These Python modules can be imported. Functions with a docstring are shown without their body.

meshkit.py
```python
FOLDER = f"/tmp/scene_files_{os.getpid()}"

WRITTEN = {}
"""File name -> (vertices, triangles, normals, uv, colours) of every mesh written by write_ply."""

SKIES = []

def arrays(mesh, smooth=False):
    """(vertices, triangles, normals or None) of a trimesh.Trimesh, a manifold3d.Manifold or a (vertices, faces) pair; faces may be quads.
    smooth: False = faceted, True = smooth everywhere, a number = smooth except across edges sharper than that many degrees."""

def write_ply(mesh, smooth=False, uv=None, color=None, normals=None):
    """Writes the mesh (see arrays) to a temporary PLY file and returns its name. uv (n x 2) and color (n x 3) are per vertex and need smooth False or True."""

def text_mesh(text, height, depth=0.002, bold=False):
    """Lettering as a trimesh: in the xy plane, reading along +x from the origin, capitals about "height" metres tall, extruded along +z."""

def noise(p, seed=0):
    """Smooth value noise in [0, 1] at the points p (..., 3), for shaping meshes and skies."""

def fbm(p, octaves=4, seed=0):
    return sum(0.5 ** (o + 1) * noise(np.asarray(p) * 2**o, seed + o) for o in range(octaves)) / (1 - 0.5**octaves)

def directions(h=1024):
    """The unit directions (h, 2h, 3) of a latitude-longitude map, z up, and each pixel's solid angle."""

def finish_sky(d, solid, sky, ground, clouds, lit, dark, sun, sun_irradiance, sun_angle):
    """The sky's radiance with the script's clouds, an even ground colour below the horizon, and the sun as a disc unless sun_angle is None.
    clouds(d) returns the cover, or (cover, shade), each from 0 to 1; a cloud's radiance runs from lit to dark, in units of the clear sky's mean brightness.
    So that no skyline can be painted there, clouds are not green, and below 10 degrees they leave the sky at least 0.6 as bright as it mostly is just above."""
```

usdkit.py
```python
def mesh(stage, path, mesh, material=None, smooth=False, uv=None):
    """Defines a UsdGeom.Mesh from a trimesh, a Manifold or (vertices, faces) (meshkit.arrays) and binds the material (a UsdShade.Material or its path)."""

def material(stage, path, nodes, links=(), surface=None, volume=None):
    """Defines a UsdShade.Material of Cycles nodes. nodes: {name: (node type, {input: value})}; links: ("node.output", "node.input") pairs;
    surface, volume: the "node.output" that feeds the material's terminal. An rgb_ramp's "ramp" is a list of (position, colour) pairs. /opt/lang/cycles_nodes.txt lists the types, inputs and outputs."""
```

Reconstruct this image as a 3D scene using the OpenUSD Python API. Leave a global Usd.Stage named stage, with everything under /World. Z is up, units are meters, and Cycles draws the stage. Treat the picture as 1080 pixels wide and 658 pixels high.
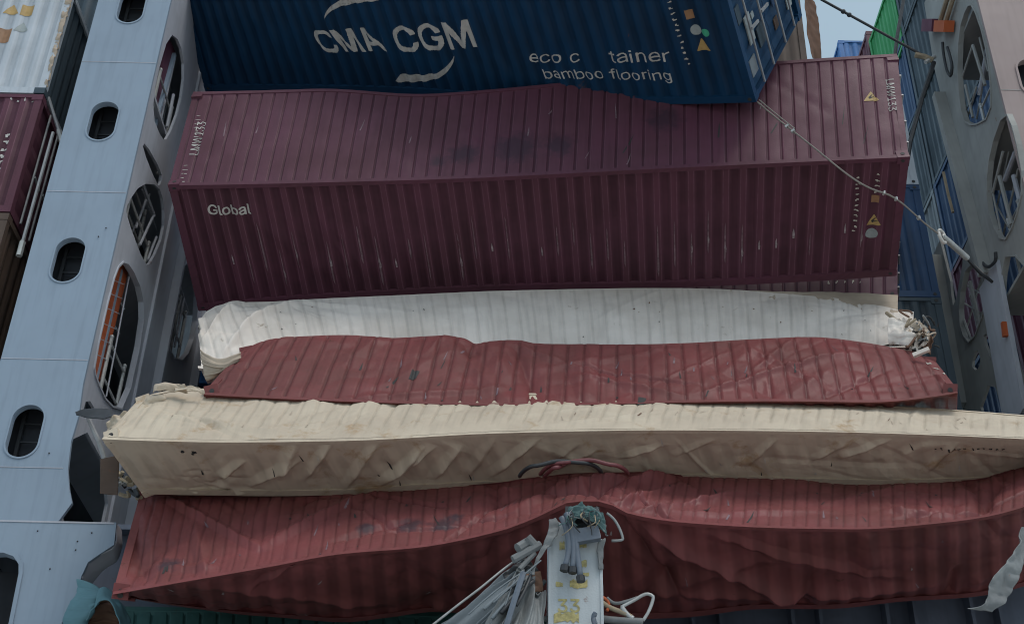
import math, random
import numpy as np, trimesh, usdkit, meshkit
from pxr import Usd, UsdGeom, UsdLux, UsdShade, Gf, Sdf
from shapely.geometry import Polygon, box as sbox, Point, LineString
from shapely import affinity
from scipy.interpolate import PchipInterpolator, RectBivariateSpline

stage = Usd.Stage.CreateInMemory()
UsdGeom.SetStageUpAxis(stage, 'Z'); UsdGeom.SetStageMetersPerUnit(stage, 1.0)
UsdGeom.Xform.Define(stage, '/World'); UsdGeom.Scope.Define(stage, '/World/Looks')

# ------------------------------------------------------------------ camera, sky, sun, exposure
FPX, PITCH, ROLL = 1400.0, math.radians(33.7), math.radians(1.25)
CAM = np.array([0, 0, 1.7])
FWD = np.array([0, math.cos(PITCH), math.sin(PITCH)]); UP0 = np.array([0, -math.sin(PITCH), math.cos(PITCH)]); RT0 = np.array([1.0, 0, 0])
RGT = math.cos(ROLL) * RT0 + math.sin(ROLL) * UP0; UPV = -math.sin(ROLL) * RT0 + math.cos(ROLL) * UP0
EXPOSURE = 0.47
cam = UsdGeom.Camera.Define(stage, '/World/camera')
cam.CreateHorizontalApertureAttr(36.0); cam.CreateFocalLengthAttr(36.0 * FPX / 1080.0); cam.CreateExposureAttr(EXPOSURE)
M = Gf.Matrix4d(1)
for i, r in enumerate((RGT, UPV, -FWD)): M.SetRow(i, Gf.Vec4d(*map(float, r), 0))
M.SetRow(3, Gf.Vec4d(*map(float, CAM), 1))
cam.AddTransformOp().Set(M)

SUN_EL, SUN_AZ = math.radians(62), math.radians(148)            # azimuth measured as atan2(x, y) towards the sun
SUN_I, SKY_S = 0.2, 0.105
sd = np.array([math.sin(SUN_AZ) * math.cos(SUN_EL), math.cos(SUN_AZ) * math.cos(SUN_EL), math.sin(SUN_EL)])
sky_m = usdkit.material(stage, '/World/Looks/sky', {
    's': ('sky_texture', {'sky_type': 'single_scattering', 'sun_disc': False, 'sun_elevation': SUN_EL, 'sun_rotation': SUN_AZ, 'aerosol_density': 2.2, 'air_density': 1.0}),
    'tc': ('texture_coordinate', {}), 'n': ('noise_texture', {'scale': 2.2, 'detail': 5}),
    'r': ('rgb_ramp', {'ramp': [(0.3, (0.34, 0.34, 0.34)), (0.75, (0.5, 0.5, 0.5))]}),
    'mx': ('mix_color', {'b': (4.6, 5.9, 6.1), 'use_clamp': False}), 'b': ('background_shader', {'strength': SKY_S})},
    [('tc.generated', 'n.vector'), ('n.fac', 'r.fac'), ('r.color', 'mx.fac'), ('s.color', 'mx.a'), ('mx.result', 'b.color')], surface='b.background')
dome = UsdLux.DomeLight.Define(stage, '/World/sky'); UsdShade.MaterialBindingAPI.Apply(dome.GetPrim()).Bind(sky_m)
sun = UsdLux.DistantLight.Define(stage, '/World/sun'); sun.CreateNormalizeAttr(True); sun.CreateIntensityAttr(SUN_I); sun.CreateAngleAttr(24.0); sun.CreateColorAttr((1.0, 0.95, 0.88))
zx = np.array([1.0, 0, 0]); xx = np.cross([0, 0, 1.0], sd); xx /= np.linalg.norm(xx); yy = np.cross(sd, xx)
M = Gf.Matrix4d(1)
for i, r in enumerate((xx, yy, sd)): M.SetRow(i, Gf.Vec4d(*map(float, r), 0))
sun.AddTransformOp().Set(M)


# ------------------------------------------------------------------ points in the place: sight lines met with real planes
def ray(px, py): return FWD + RGT * (px - 540) / FPX - UPV * (py - 329) / FPX
def at(px, py, Y):
    r = ray(px, py); return CAM + r * (Y - CAM[1]) / r[1]
def atn(px, py, Y): return at(px, py, Y - 0.55)
def atx(px, py, X):
    r = ray(px, py); return CAM + r * (X - CAM[0]) / r[0]

# ------------------------------------------------------------------ materials
def lin(c): return tuple((x / 255 / 12.92 if x < 10 else ((x / 255 + 0.055) / 1.055) ** 2.4) for x in c)
MATS = {}
def paint(name, base, dirt=0.5, rust=0.15, rough=0.5, streak=0.35, rustc=(0.16, 0.062, 0.03), spot=3.0, dirtc=None, bump=0.25, spec=0.22, stains=(), rib_shade=0.55, edge=0.0):
    """Weathered paint: patchy fading, streaks that run down the sheet (uv), rust blooms, fine relief, and shade painted into the valleys."""
    b = np.array(base)
    dc = tuple(b * 0.42) if dirtc is None else dirtc
    n = {'g': ('geometry', {}), 'uv': ('uvmap', {'attribute': 'st'}),
         'mp': ('mapping', {'scale': (9.0, 0.7, 1.0)}), 'st': ('noise_texture', {'scale': 1.0, 'detail': 4, 'roughness': 0.6}),
         'sr': ('rgb_ramp', {'ramp': [(0.48, (0, 0, 0)), (0.75, (streak,) * 3)]}),
         'n1': ('noise_texture', {'scale': 0.9, 'detail': 6, 'roughness': 0.62}), 'r1': ('rgb_ramp', {'ramp': [(0.36, (0, 0, 0)), (0.68, (dirt,) * 3)]}),
         'm1': ('mix_color', {'a': tuple(b), 'b': dc}), 'm2': ('mix_color', {'b': tuple(b * 0.55)}),
         'n2': ('noise_texture', {'scale': spot, 'detail': 8, 'roughness': 0.7, 'distortion': 0.4}), 'r2': ('rgb_ramp', {'ramp': [(0.68 - 0.26 * rust, (0, 0, 0)), (0.76 - 0.2 * rust, (1, 1, 1))]}),
         'm3': ('mix_color', {'b': rustc}),
         'n3': ('noise_texture', {'scale': 40.0, 'detail': 5}), 'bp': ('bump', {'strength': bump, 'distance': 0.01}),
         'rr': ('map_range', {'value': 0.5, 'from_min': 0.3, 'from_max': 0.7, 'to_min': rough - 0.12, 'to_max': rough + 0.15}),
         'p': ('principled_bsdf', {'specular_ior_level': spec})}
    l = [('g.position', 'n1.vector'), ('g.position', 'n2.vector'), ('g.position', 'n3.vector'), ('uv.UV', 'mp.vector'), ('mp.vector', 'st.vector'), ('st.fac', 'sr.fac'),
         ('n1.fac', 'r1.fac'), ('r1.color', 'm1.fac'), ('m1.result', 'm2.a'), ('sr.color', 'm2.fac'), ('n2.fac', 'r2.fac'), ('m2.result', 'm3.a'), ('r2.color', 'm3.fac'),
         ('m3.result', 'p.base_color'), ('n3.fac', 'bp.height'), ('bp.normal', 'p.normal'), ('n1.fac', 'rr.value'), ('rr.result', 'p.roughness')]
    n.update({'at': ('attribute', {'attribute': 'rib_shade'}), 'ar': ('rgb_ramp', {'ramp': [(0.25, (0, 0, 0)), (0.6, (rib_shade * 0.7,) * 3), (1.0, (rib_shade,) * 3)]}), 'am': ('math', {'math_type': 'multiply'}),
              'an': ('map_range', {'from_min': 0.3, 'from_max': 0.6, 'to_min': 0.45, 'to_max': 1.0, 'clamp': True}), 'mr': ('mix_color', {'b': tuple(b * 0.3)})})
    l += [('at.fac', 'ar.fac'), ('ar.color', 'am.value1'), ('n1.fac', 'an.value'), ('an.result', 'am.value2'), ('am.value', 'mr.fac'), ('m3.result', 'mr.a')]  # corrugation shade painted into the valleys by darkening the base
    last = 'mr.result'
    if edge:                                                         # highlight painted as a pale line along the bends of the pressing
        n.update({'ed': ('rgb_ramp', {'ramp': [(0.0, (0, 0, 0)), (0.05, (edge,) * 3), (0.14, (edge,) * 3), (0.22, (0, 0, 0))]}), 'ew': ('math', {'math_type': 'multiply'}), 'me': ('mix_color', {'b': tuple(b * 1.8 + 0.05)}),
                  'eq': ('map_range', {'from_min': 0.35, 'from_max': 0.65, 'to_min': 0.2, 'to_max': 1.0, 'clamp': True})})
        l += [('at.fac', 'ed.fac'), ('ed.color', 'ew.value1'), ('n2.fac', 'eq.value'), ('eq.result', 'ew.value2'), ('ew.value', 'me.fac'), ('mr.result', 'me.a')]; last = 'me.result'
    for i, (c, r, dark) in enumerate(stains):                     # smudges and scrapes at fixed spots, ragged by noise
        n.update({f'd{i}': ('vector_math', {'math_type': 'distance', 'vector2': c}), f'q{i}': ('math', {'math_type': 'divide', 'value2': r}), f'a{i}': ('math', {'math_type': 'multiply_add', 'value2': 1.5}),
                  f'e{i}': ('rgb_ramp', {'ramp': [(0.55, (0.85,) * 3), (0.8, (0, 0, 0))]}), f'x{i}': ('mix_color', {'b': dark}), f'h{i}': ('math', {'math_type': 'multiply', 'value2': 0.55})})
        l += [('g.position', f'd{i}.vector1'), (f'd{i}.value', f'q{i}.value1'), (f'q{i}.value', f'h{i}.value1'), ('n2.fac', f'a{i}.value1'), (f'h{i}.value', f'a{i}.value3'), (f'a{i}.value', f'e{i}.fac'), (f'e{i}.color', f'x{i}.fac'), (last, f'x{i}.a')]
        n[f'a{i}'] = ('math', {'math_type': 'multiply_add', 'value2': 0.75}); last = f'x{i}.result'
    l = [q for q in l if q != ('m3.result', 'p.base_color')] + [(last, 'p.base_color')]
    MATS[name] = usdkit.material(stage, '/World/Looks/' + name, n, l, surface='p.BSDF')
    return MATS[name]
def plain(name, base, rough=0.6, metal=0.0, var=0.3, scale=4.0):
    b = np.array(base)
    MATS[name] = usdkit.material(stage, '/World/Looks/' + name, {
        'g': ('geometry', {}), 'n': ('noise_texture', {'scale': scale, 'detail': 6, 'roughness': 0.65}),
        'r': ('rgb_ramp', {'ramp': [(0.3, tuple(b * (1 - var))), (0.7, tuple(np.minimum(b * (1 + var * 0.6), 0.95)))]}),
        'p': ('principled_bsdf', {'roughness': rough, 'metallic': metal})},
        [('g.position', 'n.vector'), ('n.fac', 'r.fac'), ('r.color', 'p.base_color')], surface='p.BSDF')
    return MATS[name]

paint('maroon_paint', (0.112, 0.039, 0.062), dirt=0.55, rust=0.12, spot=6.0, rustc=(0.06, 0.03, 0.03), rough=0.55, streak=0.5, dirtc=(0.075, 0.034, 0.04), edge=0.5, stains=[(tuple(map(float, at(*q))), r, (0.05, 0.026, 0.04)) for q, r in (((545, 158, 16.8), 0.6), ((488, 160, 16.8), 0.4), ((590, 155, 16.7), 0.4), ((462, 172, 16.9), 0.25), ((700, 120, 16.4), 0.5))])
paint('dark_maroon_paint', (0.12, 0.045, 0.075), dirt=0.5, rust=0.05, rough=0.55)
paint('red_paint', (0.2, 0.056, 0.056), dirt=0.75, rust=0.14, spot=6.0, rustc=(0.075, 0.032, 0.022), rough=0.5, streak=0.45, dirtc=(0.12, 0.045, 0.04))
paint('bright_red_paint', (0.215, 0.064, 0.066), dirt=0.85, rust=0.14, spot=6.0, rustc=(0.075, 0.032, 0.022), rough=0.48, streak=0.6, dirtc=(0.13, 0.042, 0.036), stains=[(tuple(map(float, at(*q))), r, (0.05, 0.035, 0.045)) for q, r in (((432, 551, 15.3), 0.3), ((468, 546, 15.2), 0.35), ((385, 552, 15.3), 0.2), ((180, 595, 15.3), 0.25), ((480, 540, 15.3), 0.2))])
paint('navy_paint', (0.006, 0.04, 0.095), dirt=0.4, rust=0.0, rough=0.5, streak=0.3)
paint('white_skin', (0.78, 0.715, 0.65), dirt=0.45, rust=0.12, rough=0.6, streak=0.45, rustc=(0.34, 0.27, 0.2), dirtc=(0.42, 0.36, 0.3), rib_shade=0.25)
paint('cream_skin', (0.6, 0.515, 0.4), dirt=0.7, rust=0.4, rough=0.6, streak=0.35, rustc=(0.40, 0.28, 0.17), dirtc=(0.44, 0.36, 0.28), spot=1.3, rib_shade=0.22)
paint('beige_skin', (0.5, 0.41, 0.32), dirt=0.6, rust=0.1, rough=0.6)
paint('bridge_paint', (0.265, 0.335, 0.415), dirt=0.4, rust=0.0, rough=0.5, streak=0.28, dirtc=(0.215, 0.27, 0.335), bump=0.1)
paint('bridge_side_paint', (0.46, 0.48, 0.53), dirt=0.35, rust=0.02, rough=0.55, streak=0.3)
paint('olive_bridge_paint', (0.325, 0.33, 0.315), dirt=0.4, rust=0.05, rough=0.55, streak=0.3)
paint('warm_bridge_paint', (0.33, 0.265, 0.255), dirt=0.4, rust=0.0, rough=0.55, streak=0.25, dirtc=(0.29, 0.23, 0.22), bump=0.1)
paint('reefer_white', (0.48, 0.53, 0.58), dirt=0.25, rust=0.1, rough=0.5, streak=0.4, rustc=(0.4, 0.3, 0.18), rib_shade=0.3)
paint('slate_paint', (0.055, 0.08, 0.1), dirt=0.4, rust=0.02)
paint('steel_blue_paint', (0.03, 0.07, 0.15), dirt=0.4, rust=0.02)
paint('sky_blue_paint', (0.05, 0.17, 0.42), dirt=0.35, rust=0.02)
paint('green_paint', (0.045, 0.32, 0.11), dirt=0.35, rust=0.02)
paint('brown_paint', (0.10, 0.07, 0.055), dirt=0.5, rust=0.2)
paint('orange_paint', (0.5, 0.12, 0.045), dirt=0.4, rust=0.1)
paint('grey_paint', (0.2, 0.23, 0.25), dirt=0.4, rust=0.05)
paint('teal_paint', (0.06, 0.16, 0.15), dirt=0.5, rust=0.1)
paint('pale_teal_sheet', (0.13, 0.26, 0.3), dirt=0.4, rust=0.1, rough=0.6)
paint('post_paint', (0.5, 0.54, 0.56), dirt=0.5, rust=0.08, rough=0.5, dirtc=(0.34, 0.37, 0.38))
paint('interior_shade', (0.05, 0.055, 0.065), dirt=0.5)  # near-black base stands in for the shade deep inside the bridges
paint('pale_cloth', (0.1, 0.17, 0.17), dirt=0.6, rough=0.8)
paint('torn_metal', (0.27, 0.285, 0.285), dirt=0.85, rust=0.1, rough=0.5, dirtc=(0.08, 0.085, 0.09))
paint('hull_paint', (0.05, 0.06, 0.08), dirt=0.3, rust=0.05)
paint('coaming_paint', (0.16, 0.19, 0.25), dirt=0.5, rust=0.05)
plain('letter_white', (0.5, 0.48, 0.45), 0.6, var=0.25, scale=6)
plain('letter_pale', (0.5, 0.47, 0.42), 0.6, var=0.4, scale=8)
plain('scraped_paint', (0.2, 0.13, 0.15), 0.6, var=0.6, scale=9)
plain('scraped_paint_light', (0.33, 0.28, 0.29), 0.6, var=0.6, scale=14)
plain('sign_yellow', (0.42, 0.28, 0.1), 0.6)
plain('sign_green', (0.05, 0.35, 0.2), 0.6)
plain('sign_grey', (0.3, 0.34, 0.34), 0.6)
plain('sign_orange', (0.3, 0.16, 0.08), 0.6)
plain('mark_dark', (0.03, 0.03, 0.03), 0.7)
plain('yellow_worn', (0.46, 0.39, 0.16), 0.6, var=0.5, scale=20)
plain('galvanised', (0.42, 0.43, 0.42), 0.45, 0.35)
plain('wire_grey', (0.2, 0.18, 0.16), 0.6, 0.2, scale=30)
plain('dark_steel', (0.035, 0.038, 0.042), 0.5, 0.2)
plain('rod_steel', (0.3, 0.31, 0.32), 0.5, 0.3)
plain('cable_grey', (0.12, 0.145, 0.18), 0.5)
plain('red_tube', (0.15, 0.04, 0.045), 0.5)
plain('rusty', (0.15, 0.08, 0.05), 0.8)
plain('rope', (0.32, 0.26, 0.18), 0.85)
plain('concrete', (0.5, 0.49, 0.47), 0.9, scale=1.5)
plain('bounce_deck_grey', (0.42, 0.43, 0.42), 0.7)  # unseen deck made pale grey to bounce fill onto the undersides
MATS['water'] = usdkit.material(stage, '/World/Looks/water', {'g': ('geometry', {}), 'n': ('noise_texture', {'scale': 1.3, 'detail': 5}), 'b': ('bump', {'strength': 0.5, 'distance': 0.15}),
    'p': ('principled_bsdf', {'base_color': (0.02, 0.05, 0.055), 'roughness': 0.08})}, [('g.position', 'n.vector'), ('n.fac', 'b.height'), ('b.normal', 'p.normal')], surface='p.BSDF')

# ------------------------------------------------------------------ objects
USED = {}
def numbered(parent, name):
    k = USED.get((parent, name), -1) + 1; USED[(parent, name)] = k
    return f'{parent}/{name}' if k == 0 else f'{parent}/{name}_{k:03d}'
class T:
    """A thing: an Xform at its base; parts are meshes given in world metres."""
    def __init__(s, name, label, cat, base, group=None):
        s.path = numbered('/World', name); s.base = np.array(base, float)
        x = UsdGeom.Xform.Define(stage, s.path); x.AddTranslateOp().Set(Gf.Vec3d(*map(float, base)))
        s.prim = x.GetPrim(); s.prim.SetCustomDataByKey('label', label); s.prim.SetCustomDataByKey('category', cat)
        if group: s.prim.SetCustomDataByKey('group', group)
    def part(s, name, mesh, mat, smooth=False, uv=None, label=None, parent=None, kind=None, rib_shade=None):
        v, f = (np.asarray(mesh.vertices), np.asarray(mesh.faces)) if hasattr(mesh, 'faces') else mesh
        if uv is None and smooth is False: uv = np.stack([v[:, 0] + v[:, 1], -v[:, 2]], 1)
        p = numbered(parent or s.path, name)
        m = usdkit.mesh(stage, p, (v - s.base, f), MATS[mat], smooth=smooth, uv=uv)
        if rib_shade is not None: UsdGeom.PrimvarsAPI(m).CreatePrimvar('rib_shade', Sdf.ValueTypeNames.FloatArray, 'vertex').Set([float(q) for q in rib_shade])
        if label: m.GetPrim().SetCustomDataByKey('label', label)
        if kind: m.GetPrim().SetCustomDataByKey('kind', kind)
        return p
def struct(name, mesh, mat, kind='structure', label=None, cat=None):
    m = usdkit.mesh(stage, numbered('/World', name), mesh, MATS[mat]); p = m.GetPrim(); p.SetCustomDataByKey('kind', kind)
    if label: p.SetCustomDataByKey('label', label)
    if cat: p.SetCustomDataByKey('category', cat)
dome.GetPrim().SetCustomDataByKey('kind', 'structure')

# ------------------------------------------------------------------ mesh helpers
def bx(x0, x1, y0, y1, z0, z1):
    b = trimesh.creation.box([x1 - x0, y1 - y0, z1 - z0]); b.apply_translation([(x0 + x1) / 2, (y0 + y1) / 2, (z0 + z1) / 2]); return b
def cat(ms): return trimesh.util.concatenate([m if hasattr(m, 'faces') else trimesh.Trimesh(*m, process=False) for m in ms])
def tube(pts, r, sides=7, sub=0):
    p = np.asarray(pts, float)
    if sub and len(p) > 2:
        d = np.r_[0, np.cumsum(np.linalg.norm(np.diff(p, axis=0), axis=1))]; q = np.linspace(0, d[-1], sub)
        p = np.stack([PchipInterpolator(d, p[:, k])(q) for k in range(3)], 1)
    t = np.gradient(p, axis=0); t /= np.linalg.norm(t, axis=1, keepdims=True) + 1e-12
    ref = np.array([0.31, 0.27, 0.91]) if abs(t[0] @ [0.31, 0.27, 0.91]) < 0.95 else np.array([1.0, 0, 0])
    a = np.cross(t, ref); a /= np.linalg.norm(a, axis=1, keepdims=True) + 1e-12
    b = np.cross(t, a); n = len(p); an = np.arange(sides) * 2 * np.pi / sides
    R = np.broadcast_to(r, (n,))
    v = p[:, None] + R[:, None, None] * (np.cos(an)[None, :, None] * a[:, None] + np.sin(an)[None, :, None] * b[:, None])
    v = np.vstack([v.reshape(-1, 3), p[:1], p[-1:]]); f = []
    for i in range(n - 1):
        for j in range(sides):
            k = (j + 1) % sides
            f += [[i * sides + j, i * sides + k, (i + 1) * sides + k], [i * sides + j, (i + 1) * sides + k, (i + 1) * sides + j]]
    for j in range(sides):
        k = (j + 1) % sides; f += [[n * sides, k, j], [n * sides + 1, (n - 1) * sides + j, (n - 1) * sides + k]]
    m = trimesh.Trimesh(v, np.array(f), process=False); m.fix_normals() if False else None
    return m
def bar(a, b, w, d=None, up=(0, 0, 1)):
    a, b = np.asarray(a, float), np.asarray(b, float); d = d or w
    t = b - a; L = np.linalg.norm(t); t /= L
    s = np.cross(t, up); s = s / (np.linalg.norm(s) + 1e-9) if np.linalg.norm(s) > 1e-3 else np.array([1.0, 0, 0])
    u = np.cross(s, t); m = trimesh.creation.box([w, d, L])
    X = np.eye(4); X[:3, 0], X[:3, 1], X[:3, 2], X[:3, 3] = s, u, t, (a + b) / 2
    if np.linalg.det(X[:3, :3]) < 0: X[:3, 0] *= -1
    m.apply_transform(X); return m
def gridfaces(n, m, flip=False):
    i, j = np.meshgrid(np.arange(n - 1), np.arange(m - 1), indexing='ij'); a = (i * m + j).ravel(); b = a + 1; c = a + m + 1; d = a + m
    f = np.vstack([np.stack([a, b, c], 1), np.stack([a, c, d], 1)])
    return f[:, ::-1] if flip else f
def plate_y(poly, y, th, away=1):
    """A plate in an x-z plane whose front lies at y, th thick going inboard."""
    ps = getattr(poly, 'geoms', [poly]); out = []
    for g in ps:
        m = trimesh.creation.extrude_polygon(g, th, engine='earcut'); v = np.array(m.vertices)
        out.append(trimesh.Trimesh(np.stack([v[:, 0], y + v[:, 2] * away, v[:, 1]], 1), m.faces[:, ::-1] if away > 0 else m.faces, process=False))
    return cat(out)
def plate_x(poly, x, th):
    """A plate in a y-z plane from x to x + th (th may be negative)."""
    ps = getattr(poly, 'geoms', [poly]); out = []
    for g in ps:
        m = trimesh.creation.extrude_polygon(g, abs(th), engine='earcut'); v = np.array(m.vertices)
        out.append(trimesh.Trimesh(np.stack([x + v[:, 2] * np.sign(th), v[:, 0], v[:, 1]], 1), m.faces if th > 0 else m.faces[:, ::-1], process=False))
    return cat(out)
def sheet(grid, th=0.012, n=60, m=30, wr=0.03, seed=0, wscale=2.0, k=(3, 3), folds=None):
    """A bent metal or cloth sheet through a grid of points, with creases and a real thickness. Returns mesh and uv."""
    G = np.asarray(grid, float); a, b = G.shape[:2]
    u, v = np.linspace(0, 1, a), np.linspace(0, 1, b); U, V = np.linspace(0, 1, n), np.linspace(0, 1, m)
    P = np.stack([RectBivariateSpline(u, v, G[..., c], kx=min(k[0], a - 1), ky=min(k[1], b - 1))(U, V) for c in range(3)], -1)
    N = np.cross(np.gradient(P, axis=0), np.gradient(P, axis=1)); N /= np.linalg.norm(N, axis=-1, keepdims=True) + 1e-9
    f1 = meshkit.fbm(P * wscale + seed * 7.1, 3, seed) - 0.5; f2 = np.abs(meshkit.noise(P * wscale * 1.7 + 3.3, seed + 5) - 0.5)
    P = P + N * (wr * (f1 * 1.6 + f2 * 1.4))[..., None]
    if folds:                                                        # long folds that run along the sheet, uneven in spacing and height
        q = np.stack([U[:, None] * folds[0] + 0.35 * (f1 - 0.0) + 0 * V[None], 0.8 * V[None] + 0 * U[:, None], np.full((n, m), seed * 1.7)], -1)
        P = P + N * (folds[1] * (np.abs(meshkit.noise(q, seed) - 0.5) * 3 + np.abs(meshkit.noise(q * [2.3, 1, 1], seed + 2) - 0.5) * 1.4 - 1.0))[..., None]
    N = np.cross(np.gradient(P, axis=0), np.gradient(P, axis=1)); N /= np.linalg.norm(N, axis=-1, keepdims=True) + 1e-9
    top, bot = P.reshape(-1, 3), (P - N * th).reshape(-1, 3); q = n * m
    F = [gridfaces(n, m, True), gridfaces(n, m) + q]
    idx = np.arange(q).reshape(n, m); ring = np.r_[idx[0, :], idx[1:, -1], idx[-1, -2::-1], idx[-2:0:-1, 0]]; r2 = np.roll(ring, -1)
    F += [np.stack([ring, r2, r2 + q], 1), np.stack([ring, r2 + q, ring + q], 1)]
    uv = np.stack(np.meshgrid(U * 3, V * 2, indexing='ij'), -1).reshape(-1, 2)
    return (np.vstack([top, bot]), np.vstack(F)), np.vstack([uv, uv])

# ------------------------------------------------------------------ containers
def curve(pts, ss=None):
    p = np.asarray(pts, float)
    d = np.r_[0, np.cumsum(np.linalg.norm(np.diff(p, axis=0), axis=1))] if ss is None else np.asarray(ss, float)
    d = d / d[-1]
    if len(p) == 2: return lambda s: p[0] + (p[1] - p[0]) * np.asarray(s)[..., None]
    I = PchipInterpolator(d, p, axis=0); return lambda s: I(np.asarray(s))
BENDS = {'wave': [0, 0.24, 0.27, 0.47, 0.5, 0.74, 0.77, 0.97], 'groove': [0, 0.35, 0.70, 0.73, 0.80, 0.84, 0.88, 0.95]}
def trap(x, period, depth, style='wave'):
    """Corrugation: 0 on the outer flats, -depth in the valleys. groove: wide flats parted by narrow grooves."""
    u = np.mod(x / period, 1.0)
    if style == 'wave': w = np.interp(u, [0, 0.24, 0.27, 0.47, 0.5, 0.74, 0.77, 0.97, 1.0], [0, 0, 0.06, 0.94, 1, 1, 0.94, 0.06, 0])
    else: w = np.interp(u, [0, 0.70, 0.80, 0.84, 0.88, 0.98, 1.0], [0, 0, 0.95, 1, 0.95, 0, 0])
    return -depth * w

class Container:
    """A box given by its four long edges A (roof inboard), B (roof outboard), C (floor outboard), D (floor inboard), each a curve of s in 0..1 in world metres."""
    FACES = {'roof': ('A', 'B'), 'side': ('B', 'C'), 'back': ('D', 'A'), 'under': ('C', 'D')}
    def __init__(s, A, B, C, D=None):
        s.e = {'A': curve(A), 'B': curve(B), 'C': curve(C)}
        s.e['D'] = curve(D) if D is not None else (lambda q: s.e['A'](q) + s.e['C'](q) - s.e['B'](q))
        q = np.linspace(0, 1, 20); s.len = np.linalg.norm(np.diff(s.e['B'](q), axis=0), axis=1).sum()
        s.bumps = {}
    def pos(s, face, u, t):
        a, b = s.FACES[face]; t = np.asarray(t)[..., None]
        return s.e[a](u) * (1 - t) + s.e[b](u) * t
    def width(s, face):
        q = np.linspace(0, 1, 9); a, b = s.FACES[face]; return np.linalg.norm(s.e[a](q) - s.e[b](q), axis=1).mean()
    def normal(s, face, u, t):
        e = 1e-3; du = s.pos(face, np.clip(u + e, 0, 1), t) - s.pos(face, np.clip(u - e, 0, 1), t); dt = s.pos(face, u, t + e) - s.pos(face, u, t - e)
        n = np.cross(du, dt); n /= np.linalg.norm(n, axis=-1, keepdims=True) + 1e-12
        mid = sum(s.e[k](u) for k in 'ABCD') / 4
        sg = np.sign(((s.pos(face, u, t) - mid) * n).sum(-1)); return n * np.where(sg == 0, 1, sg)[..., None]
    def surf(s, face, u, t, off=0.0, corr=True):
        """Point on the pressed, dented sheet of a face."""
        W = s.width(face); h = np.zeros(np.shape(u)); sm, tm = u * s.len, t * W
        per, dep, sty = (*s.corr.get(face, (0.278, 0.036)), 'wave')[:3]
        if corr and dep:
            fade = np.clip(np.minimum(tm, W - tm) / s.fade - 0.5, 0, 1) * np.clip(np.minimum(sm, s.len - sm) / 0.15 - 0.4, 0, 1)
            h = h + trap(sm + 0.07, per, dep, sty) * fade
        if face in s.bumps: h = h + s.bumps[face](sm, tm, W)
        return s.pos(face, u, t) + s.normal(face, u, t) * (h + off)[..., None]
    fade = 0.06
    corr = {'roof': (0.22, 0.022, 'groove'), 'side': (0.278, 0.036), 'back': (0.278, 0.036), 'under': (0.4, 0.0)}

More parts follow.
